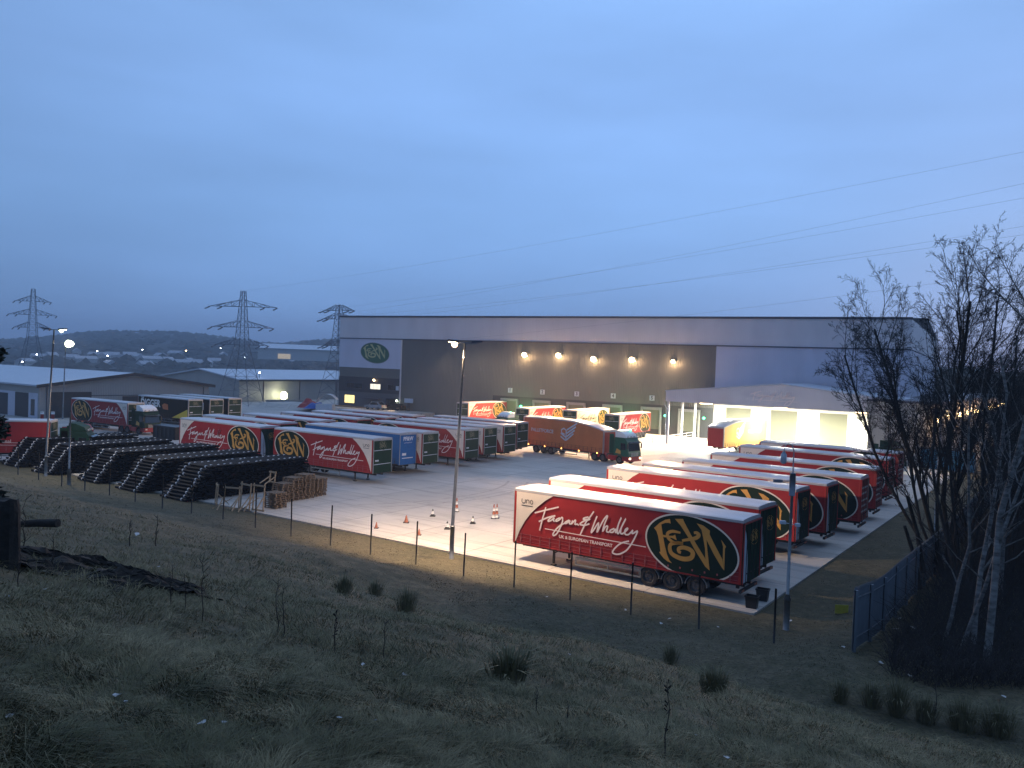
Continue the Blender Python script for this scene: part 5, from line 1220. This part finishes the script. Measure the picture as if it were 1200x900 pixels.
# background wood: four bare saplings shapes repeated
protos = []
for k in range(5):
    R_ = random.Random(50+k); r = empty('woodland_tree', (0, 0, 0)); tr = MB(); cr = MB()
    for s_ in range(1+k % 3): grow(tr, cr, Vector((R_.uniform(-.3, .3), R_.uniform(-.3, .3), -.3)), Vector((R_.uniform(-.25, .25), R_.uniform(-.25, .25), 1)), R_.uniform(8.5, 11.5), R_.uniform(.07, .13), 0, R_, 3, kids=(13, 9, 6), spread=.55, keep=.42, up=.3)
    tr.build('trunk', M['bark'] if k else M['birch'], r); r['top'] = max(v[2] for v in tr.v+cr.v); cr.build('crown', M['twig'], r); protos.append(r)
R_ = random.Random(77); cnt = 0; usedt = set()
spots = []
for k in range(4000):
    Y = R_.uniform(30, 125); px = R_.uniform(1085, 1420); P = at(px, 600, Y); dd_ = P.dot(DV)
    if dd_ < -5.2 and Y < 150: continue
    if dd_ < -4.0 + .0 and R_.random() < .3: continue
    if Y < 38 or (px < 1152 and R_.random() < .5): continue
    if any((P.x-q_.x)**2+(P.y-q_.y)**2 < 1.3 for q_ in spots): continue
    spots.append(P)
    if len(spots) >= 250: break
for k in range(46): # second belt on the bank beyond the side building
    Y = R_.uniform(186, 240); px = 1088+k*6.5+R_.uniform(-3, 3); spots.append(at(px, 500, Y))
near_words = ['slender bare sapling in the dark wood on the right', 'bare trees in the wood on the right']
for P in spots:
    k = R_.randrange(5); o = protos[k] if k not in usedt else copy_tree(protos[k]); usedt.add(k)
    far = P.y > 150
    if far:
        j = (P.y-190)/7; top = 13.5*sst(j, 0, 8)
    o.location = (P.x, P.y, top-1 if far else gz(P)); o.rotation_euler = (0, 0, R_.random()*6.28); s_ = R_.uniform(.7, 1.15)*(.8 if far else 1); 
    if not far:
        # keep the tops below the dusk skyline of the photograph, taller towards the frame edge
        want = CAMH+R_.uniform(34, 70)/FPX*P.y-gz(P)-(R_.random()**2)*3; s_ = want/o['top']
    o.scale = (s_, s_, s_)
    tag(o, 'slim bare tree on the dark wooded bank beyond the side building' if far else near_words[0], 'tree', 'bare trees on the far bank' if far else near_words[1])
# tangled undergrowth
ub = MB(); R_ = random.Random(9)
for k in range(26000):
    Y = 27+85*R_.random()**1.3; px = R_.uniform(1050, 1330); P = at(px, 600, Y); dd_, nn_2 = P.dot(DV), P.dot(NV)
    if dd_ < -5.6 or nn_2 < 30: continue
    z = height(dd_, nn_2); a = R_.random()*6.28; l = R_.uniform(.5, 2.6)*min(1, .4+ (Y-27)/25); h_ = R_.uniform(.2, 2.6)*min(1, .3+(Y-27)/22)
    p0 = Vector((P.x, P.y, z+R_.random()*h_*.4)); p2 = p0+Vector((math.cos(a)*l, math.sin(a)*l*.6, h_)); p1 = p0.lerp(p2, .5)+Vector((0, 0, R_.uniform(.0, .5)))
    ub.tube([p0, p1, p2], [.012, .009, .004], 3, caps=False)
tag(ub.build('undergrowth', M['twig']), 'dark tangle of brambles and twigs under the bare trees', 'undergrowth', kind='stuff')
# evergreen at left frame edge
P = gpt(-27, 700, 15)
r = empty('evergreen_shrub', P); q = MB(); q.tube([(0, 0, -.3), (0, 0, 3.6)], [.09, .02], 6); q.build('trunk', M['bark'], r); q = MB(); R_ = random.Random(2)
zt = at(2, 405, 15).z-P.z
for k in range(5200):
    t = R_.random(); z = .3+(zt-.3)*t; rad = (.2+.35*math.sin(t*7+1)**4)*(1.05-.4*t)*R_.random()**.4*1.0; a = R_.random()*6.28; c0 = Vector((rad*math.cos(a), rad*math.sin(a), z)); u = Vector((R_.gauss(0, 1), R_.gauss(0, 1), R_.gauss(0, .6)))*.05; w_ = Vector((R_.gauss(0, 1), R_.gauss(0, 1), R_.gauss(0, .6)))*.03
    q.add([c0-u, c0+w_, c0+u, c0-w_], [(0, 1, 2, 3)])
q.build('crown', M['holly'], r); tag(r, 'dark narrow evergreen cut off by the left edge of the frame', 'shrub')
# ---------------------------------------------------------------- foreground things
def at_ground(px, py): return hit(px, py)
P = at_ground(8, 664); q = MB(); vs = []; n = 14; prof = [(-.2, .27), (0, .25), (.6, .22), (1.25, .225), (1.5, .2)]
s_ = (P-CO).length/22.
for z, rr in prof:
    for k in range(n):
        a = 2*math.pi*k/n; r_ = rr*(1+.18*mnoise.noise(Vector((math.cos(a)*2, math.sin(a)*2, z))))*s_*1.05; vs.append((r_*math.cos(a), r_*math.sin(a), (z+(.12*mnoise.noise(Vector((a, 3, 1))) if z > 1.3 else 0))*s_))
fs = [(i*n+k, i*n+(k+1) % n, (i+1)*n+(k+1) % n, (i+1)*n+k) for i in range(len(prof)-1) for k in range(n)]+[tuple((len(prof)-1)*n+k for k in range(n))]
q.add(vs, fs); o = q.build('tree_stump', M['rot'], loc=P); tag(o, 'tall rotten dark stump at the left edge of the hillside', 'stump')
A_ = at_ground(20, 618); B_ = at(68, 613, A_.y*.99); B_.z = max(gz(B_)+.1, B_.z); q = MB(); A_.z += .08; q.tube([A_, A_.lerp(B_, .5)+Vector((0, 0, .02)), B_], [.08, .10, .11], 9); o = q.build('fallen_log', M['rot']); tag(o, 'dark fallen log lying on the grass beside the rotten stump', 'log')
# dark earth bank
mpts = [(18, 668, .15), (45, 662, .35), (75, 664, .40), (100, 668, .42), (125, 674, .38), (150, 681, .32), (175, 690, .28), (198, 698, .16)]
q = MB(); rows = []
NK, NJ = 170, 26
for k in range(NK):
    t = k/(NK-1)*(len(mpts)-1); i = min(int(t), len(mpts)-2); f = t-i
    px = mpts[i][0]*(1-f)+mpts[i+1][0]*f; py = mpts[i][1]*(1-f)+mpts[i+1][1]*f; h_ = mpts[i][2]*(1-f)+mpts[i+1][2]*f
    C_ = at_ground(px, py); row = []
    for j in range(NJ):
        u = j/(NJ-1)*2-1; Q = C_+NV*u*(1.15+.5*mnoise.noise(Vector((k*.09, 5, 2))))+DV*mnoise.noise(Vector((k*.3, j*.5, 2)))*.1; z = gz(Q)+h_*.55*(1-u*u)-(.1 if abs(u) > .9 else 0)+(.13*mnoise.noise(Vector((k*.08, j*.2, 1)))+.08*mnoise.noise(Vector((k*.4, j*.6, 1))))*(1-u**4); row.append(Vector((Q.x, Q.y, z)))
    rows.append(row)
q.add([p for r_ in rows for p in r_], [(a*NJ+b_, a*NJ+b_+1, (a+1)*NJ+b_+1, (a+1)*NJ+b_) for a in range(NK-1) for b_ in range(NJ-1)], False); tag(q.build('soil_mound', M['soil']), kind='structure')
# rush clumps
def rush(P, R, H, n, label, seed, group=None):
    R_ = random.Random(seed); q = MB()
    for k in range(n):
        a = R_.random()*6.283; rr = R*R_.random()**.7; b0 = Vector((rr*.5*math.cos(a), rr*.5*math.sin(a), 0)); lean = R_.uniform(.1, 1.15)*rr/R+.08; h_ = H*R_.uniform(.6, 1.05)
        dirv = Vector((math.cos(a), math.sin(a), 0)); w_ = R_.uniform(.006, .011)*(2.2 if seed == 0 else 1); sd = Vector((-math.sin(a), math.cos(a), 0))*w_
        p1 = b0+dirv*lean*h_*.35+Vector((0, 0, h_*.62)); p2 = p1+dirv*lean*h_*.55+Vector((0, 0, h_*(.38-lean*.35)))
        q.add([b0-sd, b0+sd, p1+sd*.8, p1-sd*.8, p2], [(0, 1, 2, 3), (3, 2, 4)])
    o = q.build('rush_clump', M['rush'], loc=P); return tag(o, label, 'rush clump', group)
rl = [((595, 805), .5, .74, 170, 'large spiky rush clump in the middle of the foreground grass'), ((836, 815), .35, .5, 300, 'pale-tipped rush clump on the crest in the right half'), ((786, 778), .3, .5, 160, 'dark rush clump behind the crest, left of the pale-tipped one'), ((402, 695), .35, .45, 160, 'small dark rush clump left of centre, the left one of three'), ((439, 697), .3, .38, 120, 'small low rush clump between two others near the fence'), ((476, 717), .4, .6, 180, 'medium rush clump on the slope near the crest start'),
      ((984, 822), .3, .5, 200, 'low dark rush clump, leftmost of those at the right crest'), ((1021, 828), .35, .6, 220, 'bushy dark rush clump at the right crest, second of the row'), ((1051, 838), .35, .85, 260, 'tallest dark rush clump at the right crest'), ((1084, 846), .4, .6, 260, 'wide dark rush clump right of the tallest one'), ((1128, 855), .5, .7, 320, 'dense rush clump near the right edge'), ((1170, 862), .55, .7, 360, 'rush clump at the right edge of the frame')]
for i, (px, R, H, n, lab) in enumerate(rl):
    P = at_ground(*px); k = (P-CO).length/14.*(1 if i in (0, 1) else .76); rush(P, R*k, H*k, n, lab, i)
# dead stalks
sl = [(237, 728, 75, 0), (324, 742, 62, 0), (331, 748, 55, 0), (392, 765, 48, 1), (779, 893, 85, 1), (183, 640, 32, 0), (152, 640, 28, 0), (200, 712, 45, 0), (216, 716, 40, 0), (1095, 850, 45, 0), (450, 772, 40, 0), (28, 655, 60, 0), (22, 690, 50, 0), (62, 670, 34, 0), (665, 850, 26, 0), (628, 838, 30, 0)]
for i, (px, py, hp_, thick) in enumerate(sl):
    P = at_ground(px, py); k = (P-CO).length/FPX; H = hp_*k; R_ = random.Random(i); q = MB(); pts = [Vector((0, 0, -.05))]
    for j in range(6): pts.append(Vector((R_.gauss(0, .02)*H, R_.gauss(0, .02)*H, H*(j+1)/6)))
    w_ = (.013 if thick else .010)*min(2., k*FPX/14)
    q.tube(pts, [w_*(1-.12*j) for j in range(7)], 5, caps=False)
    for j in range(16 if thick else 9):
        t = R_.uniform(.25, .98); z = t*H; a = R_.random()*6.28; l = H*(.06 if thick else .13)*R_.uniform(.4, 1); q.tube([(0, 0, z), (l*math.cos(a), l*math.sin(a), z+l*.9)], [w_*.6, w_*.25 if not thick else w_*1.1], 3)
    o = q.build('dead_stalk', M['stalk'], loc=P); where = {0: 'tallest branching dead stalk left of centre', 1: 'left one of two thin dead stalks', 2: 'right one of two thin dead stalks', 3: 'short dead dock stalk with seed knobs', 4: 'tall dead dock stalk near the bottom right of centre', 5: 'dead stalk by the dark earth bank', 6: 'short dead stalk below the mast', 7: 'dead stalk at the right end of the earth bank', 8: 'leaning dead stalk just right of the earth bank end', 9: 'thin dead stalk among the right-hand rushes', 10: 'thin dead stalk on the open slope', 11: 'wiry dead stalk beside the rotten stump', 12: 'wiry dead stalk in front of the rotten stump', 13: 'wiry dead stalk near the fallen log', 14: 'short dead stalk right of the big rush clump', 15: 'short dead stalk below the big rush clump'}[i]
    tag(o, where+' on the hillside', 'dead stalk')
# litter scraps
ll = [(161, 630, 9), (425, 786, 7), (474, 798, 8), (397, 852, 9), (439, 854, 5), (236, 861, 12), (262, 859, 7), (137, 827, 10), (147, 834, 6), (10, 854, 9), (52, 697, 5), (667, 771, 7), (784, 728, 6), (775, 733, 6), (733, 717, 5), (841, 737, 4), (988, 761, 6), (1032, 779, 6), (1067, 795, 6), (1072, 798, 4), (815, 869, 5), (1070, 738, 7), (1050, 741, 10), (1054, 727, 6), (926, 730, 6), (9, 707, 7), (852, 896, 9), (1176, 820, 6), (640, 702, 5), (186, 668, 4)]
for i, (px, py, sp) in enumerate(ll):
    P = at_ground(px, py); k = (P-CO).length/FPX*sp*.5; R_ = random.Random(i+5); q = MB(); m_ = 6
    c0 = Vector((0, 0, k*.5)); rim = [Vector((k*R_.uniform(.6, 1.2)*math.cos(a), k*R_.uniform(.4, .9)*math.sin(a), k*R_.uniform(.0, .6)+.02)) for a in [2*math.pi*j/m_ for j in range(m_)]]
    q.add(rim+[c0], [(j, (j+1) % m_, m_) for j in range(m_)]); o = q.build('litter_scrap', M['litter'], loc=P+Vector((0, 0, .05))); o.rotation_euler = (0, 0, R_.random()*6)
    tag(o, 'small scrap of white litter lying in the rough grass', 'litter', 'white litter scraps in the grass')
# ---------------------------------------------------------------- grass
def np_grass(n, seed, near, far, hs, name, ws, mat_, thin=1.0, lo=1., verge=False):
    rg = np.random.default_rng(seed)
    # density falls with the square of the distance: uniform in 1/r along the viewing fan, with a margin beyond the frame
    inv = rg.uniform((1/far)**.72, (1/near)**.72, n)**(1/.72); r = 1/inv; az = rg.uniform(-.78, .70, n)
    x = r*np.sin(az); y = r*np.cos(az)
    dd = x*DV.x+y*DV.y; nn = x*NV.x+y*NV.y
    ok = (nn < EDGE-.6) | ((dd > -11.6) & (nn < 95))
    vg = np.array([is_verge(a, b_) for a, b_ in zip(dd, nn)]); ok &= (vg if verge else ~vg)
    x, y, r, dd, nn = x[ok], y[ok], r[ok], dd[ok], nn[ok]; n = len(x)
    z = np.array([height(a, b_) for a, b_ in zip(dd, nn)])
    pn = np.array([mnoise.noise(Vector((a*.5, b_*.5, 0))) for a, b_ in zip(dd, nn)])
    pa = np.array([mnoise.noise(Vector((a*.28, b_*.28, 7))) for a, b_ in zip(dd, nn)])
    pc = np.array([mnoise.noise(Vector((a_*1.9, b_*1.9, 2))) for a_, b_ in zip(dd, nn)])
    s = EDGE-nn; short = np.where((s < 13) | (s < 0), .45, 1.)
    H = rg.uniform(*hs, n)*(1+.6*pn+.5*pc)*short; H = np.clip(H, .03, .34); wd = ws*(.6+r/12)*thin
    a = pa*9+pc*5+rg.normal(0, .8, n); lean = rg.uniform(.7, 2.1, n); ux, uy = np.cos(a), np.sin(a)
    b = rg.uniform(0, 6.28, n); sx, sy = np.cos(b)*wd/2, np.sin(b)*wd/2
    z = z-.02
    V = np.empty((n, 5, 3), np.float32)
    V[:, 0] = np.stack([x-sx, y-sy, z], 1); V[:, 1] = np.stack([x+sx, y+sy, z], 1)
    mx = x+ux*lean*H*.35; my = y+uy*lean*H*.35; mz = z+H*(.72-.16*lean)
    V[:, 2] = np.stack([mx+sx*.8, my+sy*.8, mz], 1); V[:, 3] = np.stack([mx-sx*.8, my-sy*.8, mz], 1)
    V[:, 4] = np.stack([mx+ux*lean*H*.6, my+uy*lean*H*.6, mz+H*(.22-.22*(lean-.5))], 1)
    me = bpy.data.meshes.new(name); me.vertices.add(n*5); me.vertices.foreach_set('co', V.ravel())
    me.loops.add(n*7); me.polygons.add(n*2)
    base = (np.arange(n)*5)[:, None]; li = np.concatenate([base+np.array([[0, 1, 2, 3]]), base+np.array([[3, 2, 4]])], 1).astype(np.int32)
    me.loops.foreach_set('vertex_index', li.ravel())
    ls = np.empty((n, 2), np.int32); ls[:, 0] = np.arange(n)*7; ls[:, 1] = np.arange(n)*7+4
    me.polygons.foreach_set('loop_start', ls.ravel()); me.polygons.foreach_set('loop_total', np.tile([4, 3], n).astype(np.int32))
    me.materials.append(mat_); me.update(calc_edges=True); me.validate()
    o = bpy.data.objects.new(name, me); COL.objects.link(o); return o
NG = 330000
o = np_grass(NG, 1, 4.5, 75, (.10, .24), 'grass', .0055, M['grass'], lo=1.15); tag(o, 'rough tussocky winter grass covering the hillside', 'grass', kind='stuff')
o = np_grass(330000, 2, 14, 80, (.08, .2), 'verge_grass', .006, M['verge'], verge=True); tag(o, 'short dull grass of the flat verge round the yard', 'grass', kind='stuff')
# ---------------------------------------------------------------- sky, added sky fill, haze
wd = bpy.data.worlds.new('World'); SC.world = wd; wd.use_nodes = True
N = wd.node_tree.nodes; L = wd.node_tree.links; N.clear()
out = N.new('ShaderNodeOutputWorld'); bg = N.new('ShaderNodeBackground'); bg2 = N.new('ShaderNodeBackground'); add = N.new('ShaderNodeAddShader')
sky = N.new('ShaderNodeTexSky'); sky.sky_type = 'NISHITA'; sky.sun_disc = False; sky.sun_elevation = math.radians(6.0); sky.sun_rotation = math.radians(35); sky.altitude = 100
L.new(sky.outputs[0], bg.inputs[0]); bg.inputs[1].default_value = .004
tc = N.new('ShaderNodeTexCoord'); sp = N.new('ShaderNodeSeparateXYZ'); L.new(tc.outputs['Generated'], sp.inputs[0])
rmp = N.new('ShaderNodeValToRGB'); mr = N.new('ShaderNodeMapRange'); mr.inputs['From Min'].default_value = -.02; mr.inputs['From Max'].default_value = .75
L.new(sp.outputs['Z'], mr.inputs['Value']); L.new(mr.outputs[0], rmp.inputs[0])
E_ = rmp.color_ramp.elements; E_[0].position = 0; E_[0].color = (.078, .135, .30, 1); E_[1].position = 1; E_[1].color = (.14, .25, .48, 1)
for p, c in ((.10, (.112, .215, .43, 1)), (.24, (.148, .28, .54, 1)), (.42, (.162, .295, .57, 1)), (.62, (.165, .30, .57, 1))):
    e = E_.new(p); e.color = c
# broad cloud streaks
mp = N.new('ShaderNodeMapping'); mp.inputs['Scale'].default_value = (1.2, 1.2, 5.5); mp.inputs['Rotation'].default_value = (.08, .1, 0); L.new(tc.outputs['Generated'], mp.inputs[0])
nz = N.new('ShaderNodeTexNoise'); nz.inputs['Scale'].default_value = 1.7; nz.inputs['Detail'].default_value = 7; nz.inputs['Roughness'].default_value = .5; L.new(mp.outputs[0], nz.inputs['Vector'])
m2 = N.new('ShaderNodeMapRange'); m2.inputs['From Min'].default_value = .3; m2.inputs['From Max'].default_value = .7; m2.inputs['To Min'].default_value = .90; m2.inputs['To Max'].default_value = 1.10; L.new(nz.outputs['Fac'], m2.inputs['Value'])
# brighter towards the right (where the sun went down), duller to the left
dt = N.new('ShaderNodeVectorMath'); dt.operation = 'DOT_PRODUCT'; dt.inputs[1].default_value = (math.sin(.42), math.cos(.42), 0); L.new(tc.outputs['Generated'], dt.inputs[0])
m3 = N.new('ShaderNodeMapRange'); m3.inputs['From Min'].default_value = .3; m3.inputs['From Max'].default_value = 1.; m3.inputs['To Min'].default_value = .95; m3.inputs['To Max'].default_value = 1.62; L.new(dt.outputs['Value'], m3.inputs['Value'])
mm_ = N.new('ShaderNodeMath'); mm_.operation = 'MULTIPLY'; L.new(m2.outputs[0], mm_.inputs[0]); L.new(m3.outputs[0], mm_.inputs[1])
L.new(rmp.outputs[0], bg2.inputs[0]); L.new(mm_.outputs[0], bg2.inputs[1])
L.new(bg.outputs[0], add.inputs[0]); L.new(bg2.outputs[0], add.inputs[1]); L.new(add.outputs[0], out.inputs[0])
sn = bpy.data.lights.new('sky_fill', 'SUN'); sn.energy = .35; sn.angle = math.radians(60); sn.color = (.80, .90, 1.); so = bpy.data.objects.new('sky_fill', sn); COL.objects.link(so)  # soft wide overhead lamp added as sky fill to lift the ambient light
so.rotation_euler = (math.radians(28), 0, math.radians(180-24))
USE_HAZE = True
if USE_HAZE:
    q = MB(); q.box((-2300, -120, -30), (1500, 2900, 90)); hz_ = q.build('haze', []); hm_ = bpy.data.materials.new('dusk_haze'); hm_.use_nodes = True
    Nn = hm_.node_tree.nodes; Nn.clear(); o_ = Nn.new('ShaderNodeOutputMaterial'); pv = Nn.new('ShaderNodeVolumePrincipled'); pv.inputs['Density'].default_value = .0004; pv.inputs['Color'].default_value = (.75, .85, 1, 1)
    hm_.node_tree.links.new(pv.outputs[0], o_.inputs['Volume']); hz_.data.materials.clear(); hz_.data.materials.append(hm_); tag(hz_, kind='stuff'); hz_['label'] = 'thin blue dusk haze lying over the valley'; hz_['category'] = 'haze'
SC.view_settings.view_transform = 'Standard'; SC.view_settings.look = 'None'; SC.view_settings.exposure = .16; SC.view_settings.gamma = 1
c_ = SC.cycles if hasattr(SC, 'cycles') else None
SC.render.engine = 'CYCLES'; c_ = SC.cycles
c_.use_denoising = True; c_.max_bounces = 6; c_.diffuse_bounces = 3; c_.glossy_bounces = 3; c_.volume_bounces = 1; c_.sample_clamp_indirect = 3; c_.use_light_tree = True
c_.caustics_reflective = False; c_.caustics_refractive = False
bpy.context.view_layer.update()
